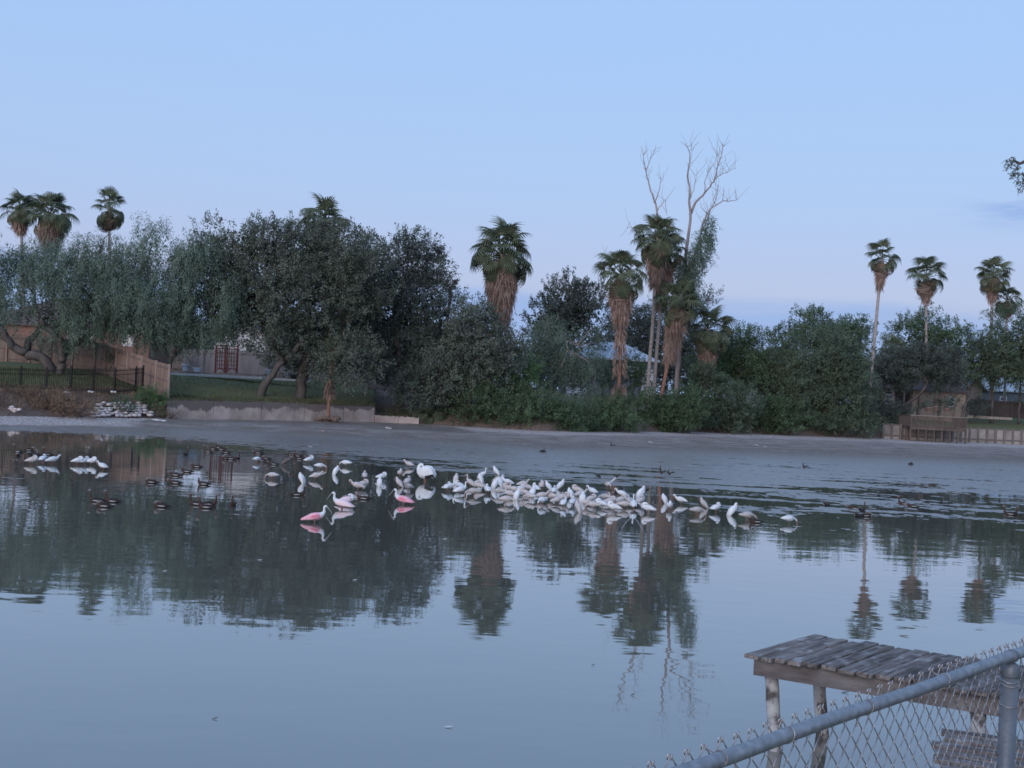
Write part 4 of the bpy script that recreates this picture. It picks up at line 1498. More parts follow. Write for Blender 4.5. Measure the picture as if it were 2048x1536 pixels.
def house(label, px0, px1, py_base, py_eave, d, deep, roof_h, wallm, roofm, windows=(), gable=False, over=.5, doors=(), rough_ribs=0):
    a_, b_ = P(px0, py_eave, d), P(px1, py_eave, d)
    zc = (a_.z + b_.z) / 2
    x0, x1 = a_.x, b_.x
    xm = (x0 + x1) / 2
    gz = ground_z(xm, d) - .3
    root = empty('house', Vector((xm, d, gz)), label, 'house')
    mb_ = MB()
    if gable:
        v_ = [(x0, d, gz), (x1, d, gz), (x1, d, zc), (xm, d, zc + roof_h), (x0, d, zc), (x0, d + deep, gz), (x1, d + deep, gz), (x1, d + deep, zc), (xm, d + deep, zc + roof_h), (x0, d + deep, zc)]
        mb_.add(v_, [(0, 1, 2, 3, 4), (6, 5, 9, 8, 7), (1, 6, 7, 2), (5, 0, 4, 9), (2, 7, 8, 3), (4, 3, 8, 9)])
    else:
        mb_.box((xm, d + deep / 2, (gz + zc) / 2), x1 - x0, deep, zc - gz)
    mb_.build('wall', M[wallm], root)
    th = .14
    if gable:
        sl = Vector((xm - x0, 0, roof_h)).normalized()
        for s in (1, -1):
            e0 = Vector(((x0 if s > 0 else x1) - s * over, 0, zc - over * roof_h / (xm - x0) + .06))
            r0 = Vector((xm, 0, zc + roof_h + .06))
            y0, y1 = d - over, d + deep + over
            vv = []
            for y in (y0, y1):
                for q in (e0, r0):
                    vv += [(q.x, y, q.z), (q.x, y, q.z + th)]
            MB().add(vv, [(0, 2, 3, 1), (4, 5, 7, 6), (0, 1, 5, 4), (2, 6, 7, 3), (1, 3, 7, 5), (0, 4, 6, 2)]).build('roof', M[roofm], root)
    else:
        inset = min(deep / 2, (x1 - x0) * .35)
        X0, X1, Y0, Y1 = x0 - over, x1 + over, d - over, d + deep + over
        ym = d + deep / 2
        vv = [(X0, Y0, zc), (X1, Y0, zc), (X1, Y1, zc), (X0, Y1, zc), (X0, Y0, zc + th), (X1, Y0, zc + th), (X1, Y1, zc + th), (X0, Y1, zc + th), (X0 + inset, ym, zc + roof_h), (X1 - inset, ym, zc + roof_h)]
        ro = MB().add(vv, [(0, 3, 2, 1), (0, 1, 5, 4), (1, 2, 6, 5), (2, 3, 7, 6), (3, 0, 4, 7), (4, 5, 9, 8), (6, 7, 8, 9), (5, 6, 9), (7, 4, 8)]).build('roof', M[roofm], root)
        if rough_ribs:
            for i in range(rough_ribs):
                t = (i + .5) / rough_ribs
                xb = X0 + (X1 - X0) * t
                xt = X0 + inset + (X1 - X0 - 2 * inset) * t
                MB().bar((xb, Y0 + .02, zc + th + .03), (xt, ym - .05, zc + roof_h + .02), .05, .06).build('roof_seam', M[roofm], ro, origin=None)
    for (wx0, wy0, wx1, wy1) in windows:
        p0, p1 = P(wx0, wy1, d), P(wx1, wy0, d)
        w_, h_ = abs(p1.x - p0.x), abs(p1.z - p0.z)
        c = Vector(((p0.x + p1.x) / 2, d - .03, (p0.z + p1.z) / 2))
        f = MB()
        for s in (-1, 1):
            f.box(c + Vector((s * (w_ / 2 + .04), 0, 0)), .08, .08, h_ + .16)
            f.box(c + Vector((0, 0, s * (h_ / 2 + .04))), w_, .08, .08)
        f.box(c + Vector((0, 0.01, 0)), w_, .05, .05)
        fo = f.build('window', M['trim'], root)
        MB().box(c + Vector((0, .015, 0)), w_, .02, h_).build('pane', M['glass'], fo, origin=None)
    for (wx0, wy0, wx1, wy1, dm) in doors:
        p0, p1 = P(wx0, wy1, d), P(wx1, wy0, d)
        MB().box(((p0.x + p1.x) / 2, d - .04, (p0.z + p1.z) / 2), abs(p1.x - p0.x), .09, abs(p1.z - p0.z)).build('door', M[dm], root)
    return root


house('brown brick house with small windows behind the brown fence', -40, 300, 720, 655, 118, 12, 3.2, 'brick', 'brownroof', [(136, 662, 158, 676), (164, 662, 188, 676), (246, 672, 266, 690)])
house('pale house with a gable behind the grey patio fence', 430, 545, 760, 680, 121, 10, 2.0, 'palewall', 'greyroof', [(492, 690, 512, 702)], gable=True)
house('white low building seen between the oak trunks', 600, 700, 770, 722, 122, 9, 1.5, 'palewall', 'greyroof', [])
shrub('leafy_sapling', 'slim green sapling in front of the blue grey house', [(1262, 745, 26, 36), (1225, 760, 22, 30), (1285, 765, 22, 28), (1205, 735, 18, 30)], 119, 'shrub', seed=75, thr=.42, group='garden shrubs')
hb = house('blue grey house with a pale metal roof behind the tattered palm', 1128, 1310, 792, 720, 134, 12, 2.2, 'bluewall', 'metalroof', [(1140, 742, 1160, 766), (1255, 735, 1275, 750)], rough_ribs=14, doors=[(1282, 740, 1308, 790, 'trim')])
house('brown house with a low gable behind the willow', 1535, 1605, 800, 720, 150, 10, 1.6, 'tan', 'brownroof', [], gable=True)
house('grey walled garage behind the lower willow branches', 1490, 1560, 812, 772, 138, 8, 1.0, 'palewall', 'greyroof', [])
ht = house('tan stucco house with a brown roof behind the timber deck', 1826, 1932, 838, 784, 137, 11, 2.0, 'tan', 'brownroof', [(1898, 795, 1908, 812)], doors=[(1834, 790, 1838, 836, 'darkwood')])
hp = house('dark porch with thin posts left of the tan house', 1742, 1822, 838, 778, 138, 8, 1.4, 'darkwood', 'brownroof', [(1770, 790, 1786, 806)])
for px in (1752, 1768, 1786, 1806):
    p0 = P(px, 838, 136.6)
    MB().bar((p0.x, 136.6, 1.9), (p0.x, 136.6, P(px, 779, 136.6).z), .12, .12, (0, 1, 0)).build('porch_post', M['greywood'], hp)
house('house with a bright pale roof at the right edge', 1962, 2110, 845, 785, 158, 10, 2.0, 'bluewall', 'metalroof', [(2000, 795, 2012, 808)], rough_ribs=10)
house('yellow gabled cottage behind the dense right tree', 1935, 1965, 845, 775, 152, 8, 1.0, 'tan', 'greyroof', [], gable=True)

# garden chairs in front of the blue house
M['chairwhite'] = mat('white_plastic', (.55, .56, .58), (.60, .61, .63), 3, .5, .3)
for i, (px, yaw, lab) in enumerate([(1140, .5, 'white garden chair left of the others by the blue house'), (1152, -.3, 'white garden chair in the middle by the blue house'), (1166, -.8, 'white garden chair nearest the palm by the blue house')]):
    p0 = P(px, 785, 124)
    ch = empty('garden_chair', Vector((p0.x, 124, ground_z(p0.x, 124) + .02)), lab, 'chair', 'garden chairs by the blue house', rz=yaw)
    for (sx, sy) in ((-1, -1), (1, -1), (-1, 1), (1, 1)):
        link('leg', MB().bar((sx * .24, sy * .24, 0), (sx * .21, sy * .21, .42), .05, .05, (0, 1, 0)).mesh('leg', M['chairwhite']), ch)
    link('seat', MB().box((0, 0, .43), .54, .52, .05).mesh('seat', M['chairwhite']), ch)
    link('backrest', MB().box((0, .27, .72), .54, .05, .55, (1, 0, 0), (0, .25, 1)).mesh('backrest', M['chairwhite']), ch)
    for s in (-1, 1):
        link('armrest', MB().bar((s * .28, -.22, .64), (s * .28, .28, .66), .06, .04).mesh('armrest', M['chairwhite']), ch)

# timber bulkhead on the right
M['bulkpanel'] = mat('weathered_bulkhead_board', (.225, .197, .17), (.33, .29, .255), 2.0, .9, .1, .4, objrand=.2)
M['bulkpost'] = mat('dark_bulkhead_post', (.11, .095, .088), (.17, .145, .135), 2.5, .9, .1, .4, stretch=(2, 2, .4))
bk = empty('bulkhead', Vector(((1900 - 1024) / F * 124.6, 124.6, .1)), 'timber bulkhead of pale panels between dark posts along the right shore', 'bulkhead')


def bpnt(px, z, off=0.0):
    dd = float(foot(px)) - .12 + off
    return Vector(((px - 1024) / F * dd, dd, z))


px = 1770.0
while px < 2160:
    nxt = px + 17.3
    MB().bar(bpnt(px, 0.05, -.1), bpnt(px, 1.9, -.1), .19, .19, (0, 1, 0)).build('post', M['bulkpost'], bk)
    a_, c_ = bpnt(px + 1.6, 0), bpnt(nxt - 1.6, 0)
    dz_ = random.uniform(-.03, .03)
    MB().bar(a_ + Vector((0, 0, 1.22)), c_ + Vector((0, 0, 1.22)), .06, 1.02 + dz_).build('panel', M['bulkpanel'], bk)
    MB().bar(a_ + Vector((0, 0, .33)), c_ + Vector((0, 0, .33)), .06, .50).build('panel', M['bulkpanel'], bk)
    MB().bar(bpnt(px + 1, .645, -.05), bpnt(nxt - 1, .645, -.05), .12, .11).build('wale', M['bulkpost'], bk)
    px = nxt
for j in range(5):
    x0 = 1770 + j * 78
    MB().bar(bpnt(x0 + .3, 1.79, .06), bpnt(x0 + 77.7, 1.79, .06), .24, .06).build('cap_board', M['bulkpost'], bk)

# timber deck over the mud
M['deckwood'] = mat('deck_timber', (.078, .059, .050), (.125, .097, .085), 2.0, .9, .1, .3, stretch=(2, 2, .5))
dk = empty('viewing_deck', Vector((P(1878, 885, 121).x, 121.3, .1)), 'raised timber viewing deck with a slatted railing over the mud', 'deck')
zf, zr = P(1878, 856, 120.6).z, P(1878, 834, 120.6).z
xa, xb = P(1820, 856, 120.6).x, P(1934, 856, 120.6).x
ya, yb = 120.6, 124.4
nb = 22
for i in range(nb):
    y0 = ya + (yb - ya) * (i + .5) / nb
    MB().box(((xa + xb) / 2, y0, zf), xb - xa, (yb - ya) / nb * .93, .05).build('deck_board', M['deckwood'], dk)
MB().bar((xa, ya - .04, zf - .14), (xb, ya - .04, zf - .14), .06, .24).build('fascia', M['deckwood'], dk)
for i in range(8):
    t = i / 7
    xx = xa + .08 + (xb - xa - .16) * t
    MB().bar((xx, ya + .1, .0), (xx, ya + .1, zf - .03), .15, .15, (0, 1, 0)).build('support_post', M['deckwood'], dk)
    if i % 2 == 0 or i == 7:
        MB().bar((xx, ya - .02, zf + .03), (xx, ya - .02, zr + .02), .10, .10, (0, 1, 0)).build('rail_post', M['deckwood'], dk)
for i in range(4):
    MB().bar((xa + .1, ya + .2 + i * 1.2, 0), (xa + .1, ya + .2 + i * 1.2, zf - .03), .15, .15, (0, 1, 0)).build('support_post', M['deckwood'], dk)
MB().bar((xa - .05, ya - .02, zr + .05), (xb + .05, ya - .02, zr + .05), .16, .05).build('top_rail', M['bulkpanel'], dk)
MB().bar((xa, ya - .02, zf + .1), (xb, ya - .02, zf + .1), .06, .07).build('bottom_rail', M['deckwood'], dk)
mbp = MB()
n = 44
for i in range(n):
    xx = xa + (xb - xa) * (i + .5) / n
    mbp.bar((xx, ya - .02, zf + .1), (xx, ya - .02, zr + .03), .06, .03, (0, 1, 0))
for s, xx in ((0, xa), (1, xb)):
    for i in range(24):
        y0 = ya + .1 + (yb - ya - .2) * i / 23
        mbp.bar((xx, y0, zf + .1), (xx, y0, zr + .03), .03, .06, (0, 1, 0))
tag(mbp.build('balusters', M['deckwood'], dk), kind='stuff')
for xx in (xa, xb):
    MB().bar((xx, ya + .07, zr + .05), (xx, yb, zr + .05), .14, .05).build('top_rail', M['deckwood'], dk)
# low timber edging on the right lawn
M['edging'] = mat('pale_edging_timber', (.19, .155, .13), (.27, .225, .19), 2, .9, .1)
eg = empty('bed_edging', zp(1985, 834, 134), 'low pale timber edging round the right flower bed', 'edging')
for i in range(7):
    a_ = zp(1934 + i * 13, 833 + i * .7, 134)
    c_ = zp(1934 + i * 13 + 12.2, 833 + i * .7 + .6, 134)
    MB().bar(a_, c_, .16, .28).build('board', M['edging'], eg)

# ------------------------------------------------------------------ litter on the mud
M['drift'] = mat('driftwood', (.16, .13, .125), (.28, .24, .23), 3, .9, .1, .4)
M['darkdrift'] = mat('wet_driftwood', (.03, .026, .025), (.05, .045, .042), 3, .7, .3)


def mud_at(px, py):
    return Gz(px, py, .06)


for (px, py, l_, lab, tall, m_) in [(1225, 892, .5, 'short dark snag upright in the mud', True, 'darkdrift'), (1086, 905, .8, 'dark lump of driftwood lying on the mud', False, 'darkdrift'),
                                 (1325, 946, .7, 'dark broken branch sticking out of the mud', True, 'darkdrift'), (1341, 948, .4, 'small dark stake beside the broken branch', True, 'darkdrift'),
                                 (1547, 879, 1.0, 'dark stick on the gravel below the undergrowth', False, 'darkdrift'), (1566, 878, .9, 'grey driftwood on the gravel below the undergrowth', False, 'drift'),
                                 (1770, 880, 1.6, 'pale plank lying by the bulkhead end', False, 'drift'), (1360, 856, 1.3, 'pale leaning branch at the foot of the thicket', True, 'drift'),
                                 (1610, 935, .5, 'short dark snag in the wet mud', True, 'darkdrift'), (1822, 930, .7, 'bent dark twig on the open mud', False, 'darkdrift'), (785, 833, .8, 'pale stick below the low wall', False, 'drift'), (645, 865, .6, 'thin stick on the mud left of the oaks', False, 'drift')]:
    c_ = mud_at(px, py)
    l_ *= .5
    rg = random.Random(int(px))
    if tall:
        q = [c_ + Vector((0, 0, -.1)), c_ + Vector((-.12, 0, l_ * .5)), c_ + Vector((-.30 * l_, .1, l_))]
        m2 = MB().tube(q, [.06, .045, .015], 6)
        m2.tube([c_ + Vector((-.03, 0, .04)), c_ + Vector((.12, 0, .1)), c_ + Vector((.2, .05, .08))], [.035, .03, .012], 5)
    else:
        a_ = rg.uniform(-.4, .4)
        dv = Vector((math.cos(a_), math.sin(a_), 0)) * l_
        m2 = MB().tube([c_ - dv * .5 + Vector((0, 0, .05)), c_ + Vector((0, .05, .1)), c_ + dv * .5 + Vector((0, 0, .04))], [.05, .09, .03], 6)
        m2.tube([c_, c_ + dv * .3 + Vector((0, .1, .22))], [.04, .012], 5)
    tag(m2.build('driftwood', M[m_], origin=c_), lab, 'driftwood', 'driftwood on the mud')
for i, (px, py, rx, lab) in enumerate([(316, 841, .55, 'flat white slab on the shore below the stone pile'), (347, 840, .35, 'white rock on the shore at the concrete wall corner'), (470, 842, .18, 'small pale rock below the middle of the wall'), (628, 844, .4, 'flat pale rock near the small palm'),
                                      (775, 856, .3, 'flat white piece on the mud below the low wall'), (1512, 890, .2, 'white rock on the mud beside the willow'), (1530, 893, .12, 'small white rock right of the larger one on the mud'), (1300, 884, .2, 'single pale stone on the mud below the thicket'), (620, 893, .12, 'tiny white shell on the wet mud')]):
    c_ = Gz(px, py, .2)
    tag(MB().rock(c_, rx * .8, rx * .5, rx * .2, .2).rock(c_ + Vector((rx * .7, 0, -.02)), rx * .5, rx * .4, rx * .2).build('shore_rock', M['whitestone'], origin=c_), lab, 'rock', 'pale rocks on the shore')

# tufts of dry grass on the left bank and over the wall edge (nobody could count them)
rngs = np.random.default_rng(12)
pos, mats_ = [], []
n = 9000
px = rngs.uniform(-120, 330, n)
off = rngs.uniform(.5, 6.5, n)
dd = foot(px) + off
pos = np.stack([(px - 1024) / F * dd, dd, profile(px, off) - .02], 1)
ax = unit(rngs.normal(size=(n, 3)) * .4 + np.array([[0, 0, 1]]))
v_, q_ = leaves(pos, ax, .22, .035, rngs)
tag(link('dry_grass', quad_mesh('dry_grass', v_, q_, M['dry'])), 'dry brown grass on the left bank', 'grass', kind='stuff')
n = 16000
px = np.concatenate([rngs.uniform(330, 900, 9000), rngs.uniform(1000, 1780, 7000)])
off = np.concatenate([rngs.uniform(.5, 3.0, 4500), rngs.uniform(2, 18, 4500), rngs.uniform(.3, 7, 7000)])
dd = foot(px) + off
pos = np.stack([(px - 1024) / F * dd, dd, profile(px, off) - .02], 1)
ax = unit(rngs.normal(size=(n, 3)) * .4 + np.array([[0, 0, 1]]))
v_, q_ = leaves(pos, ax, .2, .035, rngs)
tag(link('grass', quad_mesh('grass', v_, q_, M['grassblade'])), 'short green grass on the banks', 'grass', kind='stuff')
n = 5000
px = rngs.uniform(-40, 320, n)
off = rngs.uniform(6.5, 16, n)
dd = foot(px) + off
pos = np.stack([(px - 1024) / F * dd, dd, profile(px, off) - .02], 1)
v_, q_ = leaves(pos, unit(rngs.normal(size=(n, 3)) * .4 + np.array([[0, 0, 1]])), .2, .04, rngs)
tag(link('lawn_grass', quad_mesh('lawn_grass', v_, q_, M['grassblade'])), 'green lawn grass behind the iron fence', 'grass', kind='stuff')

# ------------------------------------------------------------------ birds
M['ibiswhite'] = mat('white_feathers', (.56, .56, .565), (.70, .70, .70), 9, .8, .2, .15, 40)
M['ibiscream'] = mat('cream_feathers', (.42, .375, .36), (.56, .51, .49), 9, .8, .2, .15, 40)
M['ibisgrey'] = mat('grey_feathers', (.34, .32, .31), (.48, .45, .43), 9, .8, .2, .15, 40)
M['bill'] = mat('pinkish_bill', (.42, .21, .16), (.50, .27, .20), 5, .5, .3)
M['leg'] = mat('dark_red_leg', (.22, .11, .09), (.28, .15, .12), 5, .6, .3)
M['legdark'] = mat('dark_red_bill', (.16, .06, .05), (.22, .09, .07), 5, .5, .3)
M['palebill'] = mat('pale_yellow_bill', (.55, .45, .32), (.62, .52, .40), 5, .5, .3)
M['pink'] = mat('pink_feathers', (.70, .24, .32), (.78, .50, .54), 6, .8, .2, .15, 40)
M['palepink'] = mat('pale_pink_feathers', (.74, .56, .58), (.78, .64, .66), 8, .8, .2, .15, 40)
M['red'] = mat('deep_pink_feathers', (.68, .09, .15), (.72, .16, .22), 8, .8, .2)
M['spoonbill'] = mat('grey_bill', (.30, .30, .29), (.42, .42, .40), 5, .5, .3)
M['duck'] = mat('dark_brown_feathers', (.018, .014, .013), (.038, .028, .025), 9, .75, .2, .15, 40)
M['duckhead'] = mat('grey_head_feathers', (.13, .12, .115), (.20, .185, .18), 9, .75, .2)
M['duckneck'] = mat('chestnut_feathers', (.050, .028, .023), (.08, .045, .036), 9, .75, .2)
M['duckstripe'] = mat('white_wing_stripe', (.36, .34, .33), (.46, .44, .42), 9, .75, .2)
M['juv'] = mat('brown_juvenile_feathers', (.09, .07, .062), (.17, .14, .125), 9, .8, .2)
M['blackfeather'] = mat('black_feathers', (.012, .012, .013), (.02, .02, .02), 9, .6, .3)


def rotp(secs, ang, cx=0.0, cz=.17):
    c, s = math.cos(ang), math.sin(ang)
    return [((x - cx) * c - (z - cz) * s + cx, (x - cx) * s + (z - cz) * c + cz, w, h) + tuple(r) for (x, z, w, h, *r) in secs]


IB = [(-.245, .125, .006, .004), (-.215, .135, .034, .018), (-.15, .150, .068, .050), (-.06, .162, .094, .082), (.03, .170, .098, .092), (.10, .180, .076, .076)]
POSES = {
    'stand': (0.12, [(.145, .205, .044, .048), (.168, .250, .026, .030), (.168, .300, .019, .021), (.160, .345, .018, .020), (.172, .378, .023, .025), (.198, .388, .024, .024), (.222, .380, .013, .013)],
              [(.218, .380), (.262, .362), (.300, .325), (.322, .280)]),
    'up': (0.5, [(.135, .245, .044, .046), (.150, .300, .024, .028), (.148, .355, .018, .020), (.146, .400, .019, .021), (.160, .428, .024, .025), (.184, .432, .023, .022), (.205, .424, .012, .012)],
           [(.203, .424), (.243, .405), (.272, .370), (.288, .330)]),
    'sleep': (0.05, [(.150, .215, .056, .056), (.150, .262, .044, .044), (.115, .292, .038, .036), (.065, .292, .034, .030), (.02, .272, .020, .016)],
              [(.03, .278), (-.02, .262), (-.07, .245)]),
    'preen': (0.10, [(.150, .205, .044, .048), (.190, .250, .028, .031), (.215, .298, .021, .023), (.245, .318, .022, .023, .015), (.266, .298, .025, .024, .03), (.262, .268, .015, .015, .035)],
              [(.262, .270, .035), (.245, .225, .04), (.205, .190, .045), (.165, .175, .05)]),
    'feed': (-0.12, [(.145, .165, .046, .048), (.190, .160, .028, .030), (.228, .142, .021, .022), (.255, .112, .024, .024), (.270, .086, .016, .016)],
             [(.268, .088), (.285, .045), (.285, .0), (.272, -.04)]),
    'hunch': (0.70, [(.085, .270, .054, .056), (.088, .312, .040, .042), (.098, .340, .034, .034), (.122, .346, .026, .026), (.146, .338, .013, .013)],
              [(.142, .338), (.168, .305), (.178, .262), (.176, .225)]),
    'diag': (0.95, [(.055, .275, .058, .058), (.058, .312, .046, .046), (.050, .335, .034, .030), (.035, .340, .016, .014)],
             [(.06, .312), (.10, .285), (.108, .24)]),
}
_bm = {}


def bird_mesh(key, mb_, mats, smooth=True):
    if key not in _bm:
        _bm[key] = mb_().mesh(key[0], mats, None, smooth)
    return _bm[key]


def leg_mesh(len_, x):
    m = MB()
    m.tube([(x, 0, len_), (x - .012, 0, len_ * .45), (x + .004, 0, -.16)], [.012, .008, .008], 5)
    for a_ in (-.5, 0, .5):
        m.tube([(x + .004, 0, -.155), (x + .055 * math.cos(a_), .055 * math.sin(a_), -.16)], [.006, .004], 4)
    return m


def ibis(px, py, pose, yaw, tone, label, group, zc=.165, sc=1.0, name='ibis'):
    base = Gz(px, py, zc)
    base.z = 0
    root = empty(name, base, label, 'bird', group, rz=math.radians(yaw))
    root.scale = (sc, sc, sc)
    pitch, neck, bill = POSES[pose]
    mt = {'w': 'ibiswhite', 'c': 'ibiscream', 'g': 'ibisgrey', 'j': 'juv'}[tone]

    def mk():
        return MB().loft(rotp(IB, pitch) + list(neck), 10)
    link('body', bird_mesh(('body', pose, tone), mk, M[mt]), root)

    def mkb():
        n = len(bill)
        return MB().tube([Vector((q[0], q[2] if len(q) > 2 else 0, q[1])) for q in bill], [.011 - .007 * i / (n - 1) for i in range(n)], 5)
    link('bill', bird_mesh(('bill', pose), mkb, M['bill']), root)
    for s in (-1, 1):
        link('leg', bird_mesh(('leg', 'ibis'), lambda: leg_mesh(.13, 0.0), M['leg']), root, loc=(.0 + .02 * s, .03 * s, 0))
    # folded wings lie along the body
    def mkw():
        m = MB()
        sec = rotp([(.08, .185, .008, .02), (.02, .185, .016, .058), (-.07, .17, .016, .055), (-.16, .148, .012, .035), (-.235, .13, .005, .010)], pitch)
        m.loft([(x, z, w, h) for (x, z, w, h) in sec], 8)
        return m
    for s in (-1, 1):
        link('wing', bird_mesh(('wing', pose, tone), mkw, M[mt]), root, loc=(0, .080 * s, 0))
    return root


DK = [(-.235, .085, .010, .005), (-.19, .088, .035, .014), (-.12, .090, .062, .042), (-.03, .090, .080, .062), (.06, .098, .074, .062), (.115, .118, .052, .054)]
DPOSE = {
    'up': ([(.142, .160, .034, .038), (.152, .215, .022, .024), (.150, .275, .019, .021), (.152, .318, .024, .026), (.172, .336, .030, .030), (.198, .332, .024, .022), (.212, .325, .012, .012)], [(.205, .327), (.232, .318), (.258, .308)]),
    'low': ([(.145, .140, .036, .038), (.170, .165, .026, .026), (.190, .185, .028, .028), (.212, .186, .026, .024), (.232, .178, .012, .012)], [(.225, .180), (.255, .170), (.275, .164)]),
    'tuck': ([(.140, .150, .046, .042), (.125, .180, .038, .034), (.085, .192, .034, .028), (.045, .184, .024, .020)], [(.05, .186), (.015, .175), (-.01, .168)]),
    'side': ([(.138, .158, .036, .038), (.150, .200, .024, .025, .01), (.142, .240, .022, .022, .03), (.118, .252, .028, .027, .06), (.095, .245, .022, .020, .085)], [(.098, .245, .085), (.08, .235, .11), (.066, .225, .13)]),
}


def duck(px, py, pose, yaw, label, group='whistling ducks on the pond', zc=.055, sc=1.0, raise_=0.0):
    base = Gz(px, py, zc)
    base.z = raise_ - .065
    root = empty('duck', base, label, 'bird', group, rz=math.radians(yaw))
    root.scale = (sc, sc, sc)
    neck, bill = DPOSE[pose]

    def mk():
        m = MB()
        m.loft(DK + list(neck), 10)
        nb_ = len(DK)
        tot = nb_ + len(neck)
        mi = []
        for i in range(tot - 1):
            z = 0 if i < nb_ - 2 else (2 if i < tot - 4 else 1)
            mi += [z] * 10
        mi += [0, 1]
        m.mi = mi
        return m
    link('body', bird_mesh(('body', 'duck' + pose), mk, [M['duck'], M['duckhead'], M['duckneck']]), root)
    link('bill', bird_mesh(('bill', 'duck' + pose), lambda: MB().tube([Vector((q[0], q[2] if len(q) > 2 else 0, q[1])) for q in bill], [.014, .012, .008], 6), M['legdark']), root)

    def mkw():
        return MB().loft([(.07, .115, .008, .012), (.0, .115, .014, .042), (-.09, .108, .014, .042), (-.17, .098, .010, .022), (-.24, .092, .004, .006)], 8)

    def mks():
        return MB().loft([(.05, .100, .004, .004), (-.01, .098, .007, .013), (-.08, .094, .007, .013), (-.14, .092, .004, .004)], 6)
    for s in (-1, 1):
        link('wing', bird_mesh(('wing', 'duck'), mkw, M['duck']), root, loc=(0, .066 * s, 0))
        link('wing_stripe', bird_mesh(('wing_stripe', 'duck'), mks, M['duckstripe']), root, loc=(0, .080 * s, 0))
        link('leg', bird_mesh(('leg', 'duck'), lambda: MB().tube([(0, 0, .06), (-.01, 0, -.05), (.0, 0, -.15)], [.010, .008, .008], 5), M['leg']), root, loc=(-.01, .03 * s, 0))
    return root


Z1 = lambda x, y: (x / 5.689, 860 + y / 5.689)
Z2 = lambda x, y: (280 + x / 5.689, 870 + y / 5.689)
Z3 = lambda x, y: (560 + x / 6.024, 890 + y / 6.024)
Z4 = lambda x, y: (860 + x / 7.877, 910 + y / 7.877)
Z5 = lambda x, y: (1080 + x / 6.827, 930 + y / 6.827)
Z6 = lambda x, y: (1320 + x / 5.389, 940 + y / 5.389)
Z7 = lambda x, y: (1640 + x / 5.02, 960 + y / 5.02)

ib = []


def addi(zf_, cl_, rows_):
    for (x, y, pose, yaw, tone) in rows_:
        qx, qy = zf_(x, y)
        ib.append([qx, qy, pose, yaw, tone, cl_])


addi(Z1, 'A', [(365, 340, 'sleep', 10, 'c'), (490, 322, 'sleep', 80, 'w'), (597, 335, 'preen', 40, 'w')])
addi(Z1, 'B', [(885, 345, 'sleep', 5, 'w'), (965, 345, 'sleep', 60, 'w'), (1045, 348, 'sleep', 5, 'w'), (1165, 400, 'preen', 150, 'w')])
addi(Z2, 'C', [(1335, 270, 'feed', 60, 'w'), (1510, 448, 'feed', 180, 'c')])
addi(Z3, 'C', [(355, 172, 'sleep', 30, 'w'), (480, 242, 'feed', 10, 'w'), (430, 365, 'preen', 5, 'c'), (262, 402, 'diag', 150, 'w'), (675, 306, 'diag', 25, 'w'), (795, 212, 'feed', 170, 'w'),
                (1020, 362, 'sleep', 100, 'c'), (940, 487, 'preen', 200, 'c'), (1000, 467, 'sleep', 30, 'c'), (1228, 372, 'sleep', 20, 'w'), (1200, 440, 'diag', 95, 'w'), (1450, 335, 'sleep', -90, 'c'),
                (1555, 225, 'preen', 160, 'c'), (1440, 452, 'hunch', 170, 'c'), (1540, 432, 'sleep', 70, 'c'), (1545, 497, 'preen', 240, 'c')])
addi(Z3, 'D', [(2020, 497, 'sleep', 60, 'w')])
addi(Z4, 'D', [(410, 362, 'diag', 70, 'c'), (300, 492, 'stand', 15, 'w'), (455, 478, 'sleep', 120, 'w'), (480, 548, 'stand', 20, 'w'), (648, 432, 'up', 165, 'c'), (800, 368, 'diag', 150, 'w'), (815, 305, 'up', 15, 'w'),
                (780, 475, 'sleep', 170, 'c'), (905, 535, 'sleep', 90, 'w'), (690, 570, 'feed', 200, 'g'), (1025, 462, 'diag', 30, 'w'), (1110, 440, 'diag', 155, 'w'), (1045, 252, 'hunch', 165, 'w'), (1132, 380, 'sleep', 80, 'w'),
                (1225, 420, 'preen', 150, 'w'), (1230, 512, 'sleep', 170, 'c'), (1100, 562, 'feed', 170, 'g'), (1265, 598, 'stand', 170, 'c'), (1375, 615, 'diag', 40, 'w'), (1490, 582, 'sleep', 160, 'c'), (1460, 440, 'preen', 20, 'c'),
                (1540, 502, 'sleep', 170, 'c'), (1615, 592, 'diag', 50, 'w'), (1665, 512, 'sleep', 110, 'w'), (1200, 690, 'feed', 5, 'c'), (1765, 475, 'sleep', -80, 'c'), (1870, 488, 'hunch', 160, 'w'), (1955, 548, 'sleep', 90, 'w'),
                (1750, 640, 'preen', 10, 'c'), (1765, 712, 'feed', 240, 'w'), (1905, 642, 'feed', 175, 'c'), (1345, 540, 'stand', 200, 'c'), (1420, 520, 'sleep', 30, 'w'), (1580, 640, 'feed', 160, 'c')])
